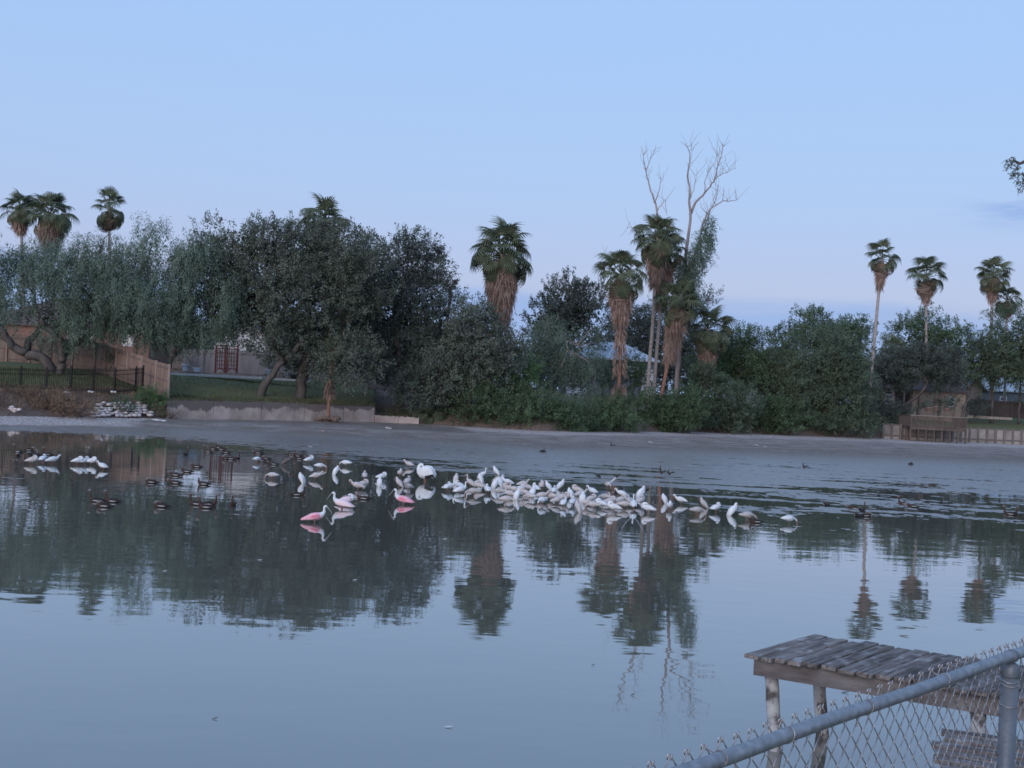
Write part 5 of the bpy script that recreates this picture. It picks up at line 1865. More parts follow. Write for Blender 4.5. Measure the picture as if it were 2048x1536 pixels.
addi(Z5, 'D', [(20, 275, 'sleep', 90, 'c'), (278, 275, 'hunch', 30, 'w'), (420, 392, 'diag', 150, 'w'), (320, 442, 'sleep', 10, 'c'), (325, 505, 'preen', 60, 'w'), (445, 492, 'sleep', 80, 'w'), (510, 332, 'sleep', 160, 'c'), (545, 392, 'preen', 20, 'c'),
                (580, 452, 'diag', 85, 'w'), (525, 572, 'diag', 160, 'c'), (712, 345, 'preen', 120, 'w'), (700, 455, 'sleep', 30, 'c'), (735, 535, 'feed', 180, 'c'), (840, 518, 'sleep', 165, 'w'), (955, 492, 'sleep', 20, 'c'), (1010, 472, 'stand', 160, 'c'),
                (1010, 572, 'sleep', 175, 'w'), (1105, 475, 'sleep', 20, 'c'), (1150, 530, 'feed', 0, 'c'), (1120, 378, 'preen', 160, 'w'), (1378, 372, 'hunch', 20, 'w'), (1375, 482, 'sleep', 60, 'c'), (1480, 587, 'sleep', 170, 'w'),
                (890, 425, 'feed', 150, 'g'), (235, 470, 'stand', 20, 'c'), (640, 505, 'feed', 190, 'c'), (1215, 480, 'sleep', 120, 'c')])
addi(Z5, 'E', [(1700, 458, 'diag', 150, 'w'), (1770, 548, 'sleep', -90, 'w'), (1925, 468, 'preen', 170, 'w')])
addi(Z6, 'E', [(475, 358, 'hunch', 160, 'g'), (400, 428, 'feed', 10, 'g'), (605, 402, 'sleep', 40, 'w'), (785, 432, 'hunch', 20, 'w'), (940, 485, 'feed', 5, 'g'), (1390, 522, 'feed', 20, 'w')])

ORD = ['first', 'second', 'third', 'fourth', 'fifth', 'sixth', 'seventh', 'eighth', 'ninth', 'tenth', 'eleventh', 'twelfth', 'thirteenth', 'fourteenth', 'fifteenth', 'sixteenth', 'seventeenth', 'eighteenth', 'nineteenth', 'twentieth',
       'twenty-first', 'twenty-second', 'twenty-third', 'twenty-fourth', 'twenty-fifth', 'twenty-sixth', 'twenty-seventh', 'twenty-eighth', 'twenty-ninth', 'thirtieth', 'thirty-first', 'thirty-second', 'thirty-third', 'thirty-fourth']
POSEW = {'stand': 'standing', 'up': 'long-necked', 'sleep': 'tucked', 'preen': 'preening', 'feed': 'stooping', 'hunch': 'hunched', 'diag': 'leaning'}
TONEW = {'w': 'white', 'c': 'cream', 'g': 'grey', 'j': 'brown'}
CLW = {'A': 'in the trio beside the leftmost ducks', 'B': 'in the four standing apart on the left', 'C': 'among the scattered ones left of the pelican', 'E': 'in the loose line right of the dense flock'}
for b_ in ib:
    if b_[5] == 'D':
        b_[5] = 'D1' if b_[1] < 972 else ('D2' if b_[1] < 993 else 'D3')
CLW.update({'D1': 'in the rear row of the dense flock', 'D2': 'in the middle row of the dense flock', 'D3': 'in the front row of the dense flock'})
GRW = {'A': 'ibises beside the ducks', 'B': 'ibises standing apart on the left', 'C': 'scattered ibises left of the pelican', 'D1': 'dense ibis flock', 'D2': 'dense ibis flock', 'D3': 'dense ibis flock', 'E': 'ibises right of the flock'}
rg = random.Random(21)
for cl_ in ('A', 'B', 'C', 'D1', 'D2', 'D3', 'E'):
    mem = sorted([b_ for b_ in ib if b_[5] == cl_], key=lambda t: t[0])
    for i, (x, y, pose, yaw, tone, _) in enumerate(mem):
        ibis(x, y, pose, yaw + rg.uniform(-12, 12), tone, f'{POSEW[pose]} {TONEW[tone]} ibis, {ORD[i]} from the left {CLW[cl_]}', GRW[cl_], sc=rg.uniform(.95, 1.1))

# ibis with both wings raised in the flock, and one landing with spread wings
def wing_raised(root, s, dr, up, span, mt, tipm, yoff=.06, zb=.24, chord=.2):
    """a feathered wing: shoulder to wrist to tip, dark tip as a sub-part"""
    sh = Vector((.05, yoff * s, zb))
    wr = sh + Vector((dr[0] * span * .45, s * dr[1] * span * .45, up * span * .45))
    tp = sh + Vector((dr[0] * span - .05, s * dr[1] * span, up * span))
    stn = [(sh, chord * .9), ((sh + wr) / 2, chord), (wr, chord * 1.05), (wr + (tp - wr) * .5, chord * .9)]
    m = MB()
    vs_ = []
    for (c, ch) in stn:
        for (f, th) in ((.35, 0), (.1, .014), (-.65, .003), (.1, -.010)):
            vs_.append(c + Vector((f * ch, 0, 0)) + Vector((0, -s * th * up, th)))
    fs = []
    for i in range(3):
        for k in range(4):
            k2 = (k + 1) % 4
            fs.append((i * 4 + k, i * 4 + k2, i * 4 + 4 + k2, i * 4 + 4 + k))
    fs += [(0, 1, 2, 3), (15, 14, 13, 12)]
    m.add(vs_, fs)
    w_ = link('wing', m.mesh('wing', M[mt]), root)
    t = MB()
    c0 = stn[3][0]
    for j in range(5):
        f = .3 - .22 * j
        q = c0 + Vector((f * chord * .8, 0, 0))
        t.loft_q = None
        tip = tp + Vector((f * chord * 1.3 - .02 * j, 0, -.012 * j))
        t.tube([q - (tip - q) * .1, (q + tip) / 2, tip], [.016, .018, .006], 4)
    link('wing_tip', t.mesh('wing_tip', M[tipm]), w_)


fx, fy = Z5(1275, 535)
fb = ibis(fx, fy, 'stand', 85, 'w', 'white ibis flapping with both wings raised in a V in the flock', 'dense ibis flock', sc=1.15)
for s in (-1, 1):
    wing_raised(fb, s, (-.15, .62), .72, .55, 'ibiswhite', 'blackfeather')
gx, gy = Z5(920, 255)
lb_ = Gz(gx, 985, 0)
fl = empty('flying_ibis', Vector((lb_.x, lb_.y, P(gx, gy, lb_.y).z - .17)), 'pale bird landing with spread dark tipped wings above the flock', 'bird', rz=math.radians(-70))
link('body', _bm[('body', 'feed', 'c')], fl)
link('bill', _bm[('bill', 'feed')], fl)
for s in (-1, 1):
    wing_raised(fl, s, (-.05, .80), .62, .46, 'ibiscream', 'blackfeather', .05, .2, .17)
    link('leg', MB().tube([(-.05, .03 * s, .12), (-.14, .03 * s, .04), (-.2, .03 * s, .0)], [.01, .008, .006], 5).mesh('leg', M['leg']), fl)

# ducks
dk_list = [(Z1, 205, 238, 'up', 170, 'first duck at the left edge, swimming with head raised'), (Z1, 207, 282, 'tuck', -80, 'round duck just in front of the first two at the left edge'), (Z1, 345, 222, 'tuck', 20, 'duck with head down behind the left trio of ibises'),
           (Z1, 388, 270, 'side', 60, 'duck directly behind the leftmost ibis'), (Z1, 435, 278, 'tuck', 120, 'duck between the first two ibises on the left'), (Z1, 545, 275, 'up', 170, 'grey headed duck behind the third ibis from the left'),
           (Z1, 1092, 795, 'up', 170, 'tall necked duck, left in the close trio on the dark water'), (Z1, 1180, 855, 'tuck', 175, 'front duck in the close trio on the dark water'), (Z1, 1275, 800, 'up', 175, 'right duck in the close trio on the dark water'),
           (Z1, 1720, 585, 'tuck', 170, 'lone tucked duck on the bright reflection'), (Z1, 1830, 855, 'tuck', 175, 'lone rounded duck with a white rump nearest the spoonbills on the left'), (Z1, 1990, 505, 'low', 180, 'duck with a white stripe left of the mid group'),
           (Z2, 530, 210, 'up', 90, 'upright duck alone near the mud edge'), (Z2, 772, 188, 'up', 170, 'left duck of the group by the mud edge'), (Z2, 826, 155, 'low', 175, 'low duck behind the left one by the mud edge'), (Z2, 895, 140, 'up', 150, 'rearmost tall duck by the mud edge'),
           (Z2, 938, 160, 'low', 10, 'duck with a bright stripe by the mud edge'), (Z2, 990, 195, 'low', 20, 'right dark duck by the mud edge'), (Z2, 985, 262, 'tuck', 180, 'standing dark duck in front of the mud edge group'), (Z2, 1050, 266, 'low', 10, 'duck just right of the standing dark one'),
           (Z2, 1120, 248, 'up', 90, 'upright duck right of the mud edge group'), (Z2, 640, 354, 'low', 180, 'flat dark duck swimming left in the middle water'), (Z2, 530, 408, 'side', 175, 'duck with a white neck beside the flat dark one'), (Z2, 395, 535, 'low', 180, 'small duck below the striped one on open water'),
           (Z2, 722, 550, 'side', 170, 'duck turning its neck back on open water'), (Z2, 640, 775, 'up', 170, 'rear left duck of the three with raised necks'), (Z2, 745, 812, 'up', 175, 'front duck of the three with raised necks'), (Z2, 795, 780, 'up', 10, 'right duck of the three with raised necks'),
           (Z2, 1058, 785, 'up', -85, 'single duck facing the viewer with a long upright neck'), (Z2, 1340, 200, 'low', 175, 'duck right behind the stooping ibis by the mud'), (Z2, 1400, 290, 'tuck', 20, 'black duck beside the stooping ibis'), (Z2, 1435, 265, 'tuck', 160, 'black duck behind the one beside the stooping ibis'),
           (Z2, 1512, 325, 'low', 190, 'dark duck with lowered head above the lone ibis'), (Z2, 1720, 220, 'low', 160, 'left duck of the dark pair at the mud edge'), (Z2, 1800, 235, 'up', 150, 'middle dark duck at the mud edge near the ibises'), (Z2, 1825, 265, 'low', 10, 'right dark duck at the mud edge near the ibises'),
           (Z3, 222, 590, 'up', 10, 'chestnut duck swimming right above the spoonbills'), (Z3, 1000, 635, 'low', 170, 'black duck with a white patch between the spoonbills'), (Z5, 1045, 355, 'tuck', 90, 'dark duck behind the dense ibis flock'),
           (Z6, 1022, 550, 'side', 200, 'brown duck in front of the right ibises'), (Z7, 60, 245, 'tuck', 90, 'dark duck on the mud streak right of the ibises'), (Z7, 340, 280, 'low', 170, 'left duck of the cluster under the slender palm reflection'), (Z7, 375, 350, 'tuck', 80, 'front left duck of the cluster under the slender palm reflection'),
           (Z7, 432, 300, 'up', 60, 'rear duck of the cluster under the slender palm reflection'), (Z7, 465, 352, 'tuck', 20, 'front right duck of the cluster under the slender palm reflection'), (Z7, 838, 235, 'up', 170, 'duck with raised head beside the right mud edge'), (Z7, 925, 258, 'low', 180, 'low striped duck beside the right mud edge'),
           (Z7, 1900, 335, 'up', 150, 'left duck of the pair at the right edge'), (Z7, 1945, 335, 'up', 30, 'right duck of the pair at the right edge')]
for (zf_, x, y, pose, yaw, lab) in dk_list:
    qx, qy = zf_(x, y)
    duck(qx, qy, pose, yaw, lab, sc=1.12)
# brown juvenile ibis among the ducks
jx, jy = Z2(1660, 300)
ibis(jx, jy, 'up', 10, 'j', 'brown young ibis with a pale neck among the ducks', 'scattered ibises left of the pelican', sc=1.05)

# roseate spoonbills
SB = [(-.36, .17, .008, .006), (-.31, .185, .045, .022), (-.20, .215, .085, .062), (-.07, .245, .115, .098), (.05, .262, .112, .102), (.14, .285, .082, .082)]


def spoonbill(px, py, yaw, label, pose='stand', strong=True, zc=.26, sc=1.0):
    base = Gz(px, py, zc - .09)
    base.z = -.09
    root = empty('spoonbill', base, label, 'bird', 'pink spoonbills', rz=math.radians(yaw))
    root.scale = (sc, sc, sc)
    if pose == 'stand':
        neck = [(.195, .33, .056, .060), (.228, .385, .036, .040), (.226, .44, .028, .030), (.220, .485, .027, .029), (.236, .520, .035, .036), (.268, .528, .036, .034), (.298, .514, .020, .018)]
        bl = [(.290, .518, .018, .012), (.340, .468, .016, .009), (.385, .410, .015, .008), (.410, .372, .030, .007), (.432, .340, .036, .006), (.446, .320, .018, .005)]
    else:
        neck = [(.17, .335, .066, .066), (.15, .385, .050, .046), (.09, .410, .042, .036), (.02, .395, .028, .022)]
        bl = [(.03, .398, .014, .010), (-.06, .375, .012, .008), (-.12, .358, .026, .006), (-.16, .345, .012, .005)]
    neck_from = len(SB)

    def mk():
        m = MB().loft(SB + neck, 12)
        tot = len(SB) + len(neck)
        m.mi = sum([[0 if i < neck_from - 1 else 1] * 12 for i in range(tot - 1)], []) + [0, 1]
        return m
    link('body', mk().mesh('body', [M['pink'] if strong else M['palepink'], M['ibiswhite']], None, True), root)
    link('bill', MB().loft(bl, 8).mesh('bill', M['spoonbill'], None, True), root)
    for s in (-1, 1):
        w_ = link('wing', MB().loft([(.11, .29, .010, .022), (.03, .275, .022, .082), (-.10, .245, .022, .080), (-.24, .205, .016, .045), (-.37, .165, .005, .010)], 10).mesh('wing', M['pink'] if strong else M['palepink'], None, True), root, loc=(0, .092 * s, 0))
        if strong:
            link('shoulder_patch', MB().loft([(.075, .262, .004, .004), (.02, .248, .009, .022), (-.08, .226, .009, .018), (-.16, .205, .004, .004)], 8).mesh('shoulder_patch', M['red'], None, True), w_, loc=(0, .018 * s, .03))
        link('leg', MB().tube([(.0, 0, .2), (-.02, 0, .06), (.0, 0, -.2)], [.016, .011, .010], 6).mesh('leg', M['leg']), root, loc=(0, .04 * s, 0))
    return root


spoonbill(*Z3(425, 865), 8, 'nearest pink spoonbill facing right in the dark water', sc=.97, zc=.235)
spoonbill(*Z3(745, 695), 172, 'pale pink spoonbill facing left beside the tucked one', strong=False, sc=1.0)
spoonbill(*Z3(812, 632), 20, 'tucked pale pink spoonbill right behind the left facing one', 'sleep', False, sc=.95, zc=.3)
spoonbill(*Z3(1480, 645), 168, 'bright pink spoonbill facing left below the pelican', sc=.98)

# pelican preening, much larger than the ibises
pxp, pyp = Z3(1755, 350)
base = Gz(pxp, pyp, .29)
base.z = -.09
pl = empty('pelican', base, 'large white pelican preening with black wing edge above the spoonbills', 'bird', rz=math.radians(-12))
bodys = [(-.36, .30, .012, .010), (-.30, .33, .09, .06), (-.18, .37, .17, .15), (-.02, .40, .205, .215), (.13, .43, .195, .205), (.22, .49, .14, .15), (.27, .58, .085, .09), (.26, .67, .06, .065), (.21, .725, .052, .056), (.15, .72, .058, .056), (.12, .67, .046, .044), (.115, .63, .02, .02)]
bodys = [(-x, z, w, h) for (x, z, w, h) in bodys]
link('body', MB().loft(bodys, 14).mesh('body', M['ibiswhite'], None, True), pl)
link('bill', MB().loft([(-.12, .64, .028, .03), (-.17, .52, .03, .042), (-.21, .38, .026, .045), (-.235, .26, .010, .012)], 8).mesh('bill', M['palebill'], None, True), pl, loc=(-.02, .1, 0))
for s in (-1, 1):
    w_ = link('wing', MB().loft([(-.20, .50, .02, .05), (-.08, .50, .05, .20), (.08, .47, .055, .23), (.20, .40, .045, .18), (.30, .32, .02, .10), (.34, .27, .006, .02)], 12).mesh('wing', M['ibiswhite'], None, True), pl, loc=(0, .165 * s, 0))
    t = MB()
    for j in range(7):
        x0 = .06 + .045 * j
        t.tube([(x0 - .02, 0, .33 + .012 * j), (x0 + .01, .0, .26 + .012 * j), (x0 + .03, .0, .17 + .018 * j + .03 * (j % 2))], [.025, .036, .010], 5)
    link('flight_feathers', t.mesh('flight_feathers', M['blackfeather'], None, True), w_, loc=(0, .03 * s, 0))
    link('leg', MB().tube([(0, 0, .36), (.0, 0, .12), (.0, 0, -.2)], [.03, .02, .02], 6).mesh('leg', M['leg']), pl, loc=(.0, .08 * s, 0))

# ------------------------------------------------------------------ near dock
dwm, nt, b = new_mat('weathered_plank')
N, L = nt.nodes, nt.links
tc = N.new('ShaderNodeTexCoord')
oi = N.new('ShaderNodeObjectInfo')
mp_ = N.new('ShaderNodeMapping')
mp_.inputs['Scale'].default_value = (1.6, 22, 22)
L.new(tc.outputs['Object'], mp_.inputs[0])
va = N.new('ShaderNodeVectorMath')
va.operation = 'ADD'
sc_ = N.new('ShaderNodeMath')
sc_.operation = 'MULTIPLY'
sc_.inputs[1].default_value = 57.0
L.new(oi.outputs['Random'], sc_.inputs[0])
L.new(mp_.outputs[0], va.inputs[0])
L.new(sc_.outputs[0], va.inputs[1])
n1 = N.new('ShaderNodeTexNoise')
n1.inputs['Scale'].default_value = 1.0
n1.inputs['Detail'].default_value = 6
n1.inputs['Roughness'].default_value = .65
L.new(va.outputs[0], n1.inputs['Vector'])
va2 = N.new('ShaderNodeVectorMath')
va2.operation = 'ADD'
L.new(tc.outputs['Object'], va2.inputs[0])
L.new(sc_.outputs[0], va2.inputs[1])
n2 = N.new('ShaderNodeTexNoise')
n2.inputs['Scale'].default_value = 4.5
n2.inputs['Detail'].default_value = 6
n2.inputs['Roughness'].default_value = .65
L.new(va2.outputs[0], n2.inputs['Vector'])
r1 = N.new('ShaderNodeValToRGB')
r1.color_ramp.elements[0].position = .33
r1.color_ramp.elements[0].color = (.060, .048, .046, 1)
r1.color_ramp.elements[1].position = .66
r1.color_ramp.elements[1].color = (.285, .252, .235, 1)
e = r1.color_ramp.elements.new(.5)
e.color = (.165, .138, .124, 1)
L.new(n1.outputs['Fac'], r1.inputs['Fac'])
r2 = N.new('ShaderNodeValToRGB')          # pale bleached patches
r2.color_ramp.elements[0].position = .52
r2.color_ramp.elements[0].color = (0, 0, 0, 1)
r2.color_ramp.elements[1].position = .68
r2.color_ramp.elements[1].color = (1, 1, 1, 1)
L.new(n2.outputs['Fac'], r2.inputs['Fac'])
mfac = N.new('ShaderNodeMath')
mfac.operation = 'MULTIPLY'
mfac.inputs[1].default_value = .85
L.new(r2.outputs[0], mfac.inputs[0])
mx = N.new('ShaderNodeMix')
mx.data_type = 'RGBA'
mx.inputs['B'].default_value = (.40, .385, .38, 1)
L.new(mfac.outputs[0], mx.inputs['Factor'])
L.new(r1.outputs[0], mx.inputs['A'])
r3 = N.new('ShaderNodeValToRGB')          # rusty brown rot
r3.color_ramp.elements[0].position = .28
r3.color_ramp.elements[0].color = (1, 1, 1, 1)
r3.color_ramp.elements[1].position = .40
r3.color_ramp.elements[1].color = (0, 0, 0, 1)
L.new(n2.outputs['Fac'], r3.inputs['Fac'])
m2_ = N.new('ShaderNodeMath')
m2_.operation = 'MULTIPLY'
m2_.inputs[1].default_value = .7
L.new(r3.outputs[0], m2_.inputs[0])
mx2 = N.new('ShaderNodeMix')
mx2.data_type = 'RGBA'
mx2.inputs['B'].default_value = (.075, .040, .032, 1)
L.new(m2_.outputs[0], mx2.inputs['Factor'])
L.new(mx.outputs['Result'], mx2.inputs['A'])
hs = N.new('ShaderNodeHueSaturation')
mr = N.new('ShaderNodeMapRange')
mr.inputs['To Min'].default_value = .62
mr.inputs['To Max'].default_value = 1.12
L.new(oi.outputs['Random'], mr.inputs['Value'])
L.new(mr.outputs[0], hs.inputs['Value'])
L.new(mx2.outputs['Result'], hs.inputs['Color'])
L.new(hs.outputs[0], b.inputs['Base Color'])
_set(b, 'Roughness', .85)
_set(b, 'Specular IOR Level', .2)
bp = N.new('ShaderNodeBump')
bp.inputs['Strength'].default_value = .8
bp.inputs['Distance'].default_value = .012
L.new(n1.outputs['Fac'], bp.inputs['Height'])
L.new(bp.outputs[0], b.inputs['Normal'])
M['plank'] = dwm
M['piling'] = mat('peeling_piling', (.10, .085, .08), (.46, .44, .42), 5.5, .85, .15, .5, 18, contrast=(.38, .56), c3=(.36, .34, .33))
M['beam'] = mat('stained_beam', (.10, .085, .082), (.20, .18, .175), 3, .85, .15, .4, 20, stretch=(1, 1, 3))


def plank(name, a_, b_, w_, th, material, root, cup=.006):
    """a board from a_ to b_: chipped ends, slightly uneven edges; own axes so that the grain follows it"""
    a_, b_ = Vector(a_), Vector(b_)
    ax = (b_ - a_)
    ln = ax.length
    ax.normalize()
    ay = Vector((0, 0, 1)).cross(ax).normalized()
    az = ax.cross(ay)
    n = 8
    vs_, fs = [], []
    for i in range(n + 1):
        x = ln * i / n + (random.uniform(-.02, .02) if i in (0, n) else 0)
        jl, jr = random.uniform(-.004, .004), random.uniform(-.004, .004)
        if i in (0, n):
            jl -= .004
            jr -= .004
        zz = random.uniform(-cup, cup) * .6
        be = .006
        for (y, z) in ((-w_ / 2 - jl, -th), (-w_ / 2 - jl, -be + zz), (-w_ / 2 - jl + be, zz), (w_ / 2 + jr - be, zz), (w_ / 2 + jr, -be + zz), (w_ / 2 + jr, -th)):
            vs_.append((x, y, z))
    for i in range(n):
        for k in range(6):
            k2 = (k + 1) % 6
            fs.append((i * 6 + k, i * 6 + 6 + k, i * 6 + 6 + k2, i * 6 + k2))
    fs.append(tuple(range(6)))
    fs.append(tuple(n * 6 + k for k in range(5, -1, -1)))
    me = bpy.data.meshes.new(name)
    me.from_pydata(vs_, [], fs)
    me.materials.append(material)
    R = Matrix((ax, ay, az)).transposed().to_4x4()
    R.translation = a_ - world_loc(root)
    return link(name, me, root, mw=R)


DZ = 1.03
fa, fb_ = Gz(1490, 1305, DZ), Gz(1824, 1356, DZ)
ra, rb = Gz(1628, 1270, DZ), Gz(1918, 1313, DZ)
dock = empty('dock', Vector((fa.x, fa.y, 0)), 'weathered grey plank dock on round posts at the lower right', 'dock')
fd = (fb_ - fa)
frac = [0, .108, .190, .262, .355, .465, .570, .682, .793, .893, 1.0]
while frac[-1] < 3.2:
    frac.append(frac[-1] + .108)
rd = (rb - ra)
rd = rd * (fd.length / rd.length) * 1.0
back = [0, .17, .235, .29, .42, .53, .64, .745, .85, .95, 1.05]
for i in range(len(frac) - 1):
    t = (frac[i] + frac[i + 1]) / 2
    w_ = (frac[i + 1] - frac[i]) * fd.length
    # boards keep one width; the dock runs very slightly askew
    fpt = fa + fd * t
    bpt = ra + fd.normalized() * (fd.length * (t - .054)) * .985 + Vector((.05, 0, 0))
    drop = -.012 * t + random.uniform(-.008, .008)
    o_ = random.uniform(-.03, .03)
    dirv = (bpt - fpt).normalized()
    ang = fd.normalized().cross(dirv).length          # board width measured square to its length
    plank('plank', fpt - dirv * (.04 + o_) + Vector((0, 0, drop)), bpt + dirv * random.uniform(-.02, .05) + Vector((0, 0, drop + random.uniform(-.006, .006))), w_ * ang - .014, .042, M['plank'], dock)
fn = fd.normalized()
bd = (ra - fa).normalized()
# stringers
for (st0, name) in ((fa + bd * .10 + fn * .055, 'stringer'), (ra - bd * .16 + fn * .1, 'stringer')):
    e0, e1 = st0 + Vector((0, 0, -.14)), st0 + fn * (fd.length * 3.0) + Vector((0, 0, -.19))
    MB().bar(e0, e1, .055, .19).build(name, M['beam'], dock)
MB().bar(fa + bd * .16 + fn * .135 + Vector((0, 0, -.14)), ra - bd * .22 + fn * .135 + Vector((0, 0, -.14)), .05, .18).build('end_beam', M['beam'], dock)
# posts
for (tp_, bt_, r_) in ((P(1539, 1338, 12.86), Gz(1551, 1500, 0), .072), (P(1632, 1338, 13.4), Gz(1644, 1472, 0), .072)):
    top = Vector((tp_.x, tp_.y, DZ - .06))
    dv = bt_ - top
    bot = top + dv * 1.5
    q = wobble_path([top, top + dv * .5, bt_, bot], 4, .004, random.Random(4))
    MB().tube(q, [r_ * random.uniform(.96, 1.04) for _ in q], 12).build('post', M['piling'], dock, True)
for (t, side) in ((1.33, 0), (1.42, 1), (2.4, 0), (2.5, 1)):
    c_ = (fa + fd * t + bd * .17) if side == 0 else (ra + fd * t - bd * .18)
    MB().tube([(c_.x, c_.y, DZ - .06), (c_.x + .02, c_.y, .4), (c_.x + .03, c_.y, -.6)], [.075, .073, .074], 12).build('post', M['piling'], dock, True)
# lower landing beside the dock
ld = empty('lower_landing', Gz(1950, 1500, .62), 'low dark landing of rough boards below the dock', 'landing')
l0 = Gz(1868, 1512, .60)
lx = Vector((.93, -.36, 0))
ly = Vector((.36, .93, 0))
for i in range(7):
    c0 = l0 + ly * (i * .17 - .45) + Vector((0, 0, random.uniform(-.012, .012) + .016 * i))
    st = random.uniform(-.06, .06) + (.1 if i > 4 else 0)
    plank('plank', c0 + lx * st, c0 + lx * (2.6 + random.uniform(-.1, .1)), .155, .04, M['plank'], ld)
for s in (.25, 2.0):
    MB().bar(l0 + lx * s - ly * .5 + Vector((0, 0, -.12)), l0 + lx * s + ly * .65 + Vector((0, 0, -.05)), .06, .14).build('joist', M['beam'], ld)
    for u in (-.4, .55):
        c_ = l0 + lx * s + ly * u
        MB().tube([(c_.x, c_.y, .5), (c_.x, c_.y, -.6)], .05, 8).build('post', M['piling'], ld, True)

# ------------------------------------------------------------------ chain-link fence in front of the camera
r1_, r2_ = P(1575, 1470, 3.1), None
a_, b_ = ray(1575, 1470)
a2, b2 = ray(2040, 1306)
d2 = 3.1 * b_ / b2
r2_ = Vector((a2 * d2, d2, H + b2 * d2))
rdv = (r2_ - r1_).normalized()
up = Vector((0, 0, 1))
off_ = Vector((-rdv.y, rdv.x, 0)).normalized()      # away from the camera
if off_.y < 0:
    off_ = -off_
s0, s1 = -1.4, 2.3
RR = .0195
lf = empty('chain_link_fence', r1_ + rdv * s0 + Vector((0, 0, -1.12)), 'galvanised chain link fence with a round top rail in the near corner', 'fence')
npt = 26
MB().tube([r1_ + rdv * (s0 + (s1 - s0) * i / npt) + Vector((0, 0, .002 * math.sin(i * .7))) for i in range(npt + 1)], RR, 20).build('top_rail', M['steel'], lf, True)
# line post with its loop cap
pa, pb_ = ray(2022, 1340)
# post stands where the rail passes over x = 2022
best = min((i / 500 * (s1 - s0) + s0 for i in range(501)), key=lambda s: abs((r1_ + rdv * s).x / (r1_ + rdv * s).y * F - (2019 - 1024 + .0507 * 570)))
pc = r1_ + rdv * best
zt = pc.z - RR - .012
MB().tube([(pc.x, pc.y, zt - 1.3), (pc.x, pc.y, zt - .02)], .030, 20).build('line_post', M['darksteel'], lf, True)
cap = MB()
cap.tube([(pc.x, pc.y, zt - .040), (pc.x, pc.y, zt - .036), (pc.x, pc.y, zt - .01), (pc.x, pc.y, zt + .005), (pc.x, pc.y, zt + .012)], [.0315, .0325, .0325, .026, .012], 20)
cap.tube([pc - rdv * .016, pc + rdv * .016], RR + .004, 20)
cap.build('loop_cap', M['darksteel'], lf, True)
# woven wires: each zigzag wire is a part
PIT = .0715
WR = .0019
HB = 1.02
mo = RR + .006


def wire_mesh(flip):
    """one zigzag picket wire in local axes: x along the rail, y away from the camera, z down from the rail top"""
    m = MB()
    pts = []
    zt_ = .040
    n = int((HB + zt_) / (PIT / 2))
    # knuckle hook at the top
    sgn = 1 if flip else -1
    for k in range(n + 1):
        z = zt_ - .012 - k * PIT / 2
        x = sgn * (PIT / 4 + .0022) * (1 if k % 2 == 0 else -1)
        y = .0035 * (1 if k % 2 == 0 else -1) * sgn
        if k == 0:
            pts += [Vector((x * .72, y + .004, z - .006)), Vector((x * .62, y + .004, z + .004)), Vector((x * .82, y, z + .010)), Vector((x * 1.05, y, z + .004))]
            continue
        # rounded bend
        xp = -x
        pts += [Vector((x - (x - xp) * .14, y * .3 + .0, z + PIT / 2 * .15)), Vector((x, y, z)), Vector((x - (x - xp) * .14, y * .3 - .0, z - PIT / 2 * .15))]
    m.tube(pts, WR, 5)
    return m.mesh('wire', M['wire'], None, True)


WM = [wire_mesh(False), wire_mesh(True)]
R = Matrix((rdv, off_, up)).transposed().to_4x4()
nw = int((s1 - s0) / (PIT / 2))
rg = random.Random(8)
for i in range(nw):
    s = s0 + i * PIT / 2 + rg.uniform(-.0015, .0015)
    T = R.copy()
    T.translation = r1_ + rdv * s + off_ * (mo + rg.uniform(-.001, .0015)) + Vector((0, 0, rg.uniform(-.003, .003))) - Vector(lf.location)
    link('wire', WM[i % 2], lf, mw=T)
# tie wires round the rail
for j, px in enumerate((1440, 1575, 1730, 1880)):
    s = min((i / 500 * (s1 - s0) + s0 for i in range(501)), key=lambda s_: abs((r1_ + rdv * s_).x / (r1_ + rdv * s_).y * F + 1024 - (px + .0507 * 690)))
    c_ = r1_ + rdv * s
    pts = []
    for i in range(15):
        a0 = -2.2 + i * 4.9 / 14
        rr_ = RR + .0022
        pts.append(c_ + off_ * (-math.cos(a0 - .2) * rr_) + up * (math.sin(a0) * rr_) + rdv * (.010 * (i / 14 - .5)))
    pts.insert(0, c_ + off_ * .012 + up * (-.052) + rdv * -.03)
    pts.append(c_ + off_ * (RR + .006) + up * .022 + rdv * -.02)
    MB().tube(pts, .0016, 5).build('tie_wire', M['wire'], lf, True)
for dz in (.055, .068, .14):
    pts = [Vector((pc.x, pc.y, zt - dz)) + rdv * (math.cos(a0) * .033) + off_ * (math.sin(a0) * .033) + Vector((0, 0, .003 * math.sin(3 * a0))) for a0 in np.linspace(0, 6.28, 18)]
    MB().tube(pts, .0017, 5).build('tie_wire', M['wire'], lf, True)

# ------------------------------------------------------------------ tree on the near right bank; one spray of leaves hangs into the frame
nb_ = Vector((14.2, 26.0, 0.2))
nt_ = empty('acacia_tree', Vector((13.6, 22.0, .2)), 'feathery branch of a near tree hanging in at the upper right edge', 'tree')
mb = MB()
rg = random.Random(2)
tb_ = Vector((13.6, 22.0, -.3))
q = limb(mb, [tb_, tb_ + Vector((.2, .3, 2.5)), tb_ + Vector((-.3, .2, 5.0)), tb_ + Vector((-1.0, 0, 7.6))], .22, .12, rng=rg, n=5)
lim = [tb_ + Vector((-1.0, 0, 7.6)), P(2110, 290, 22.0), P(2062, 318, 22.0), P(2040, 326, 22.0), P(2022, 314, 22.0)]
limb(mb, lim, .09, .010, rg, 4, .02, 6)
limb(mb, [P(2062, 318, 22), P(2050, 345, 22.1), P(2044, 372, 22.1)], .012, .005, rg, 3, .01, 5)
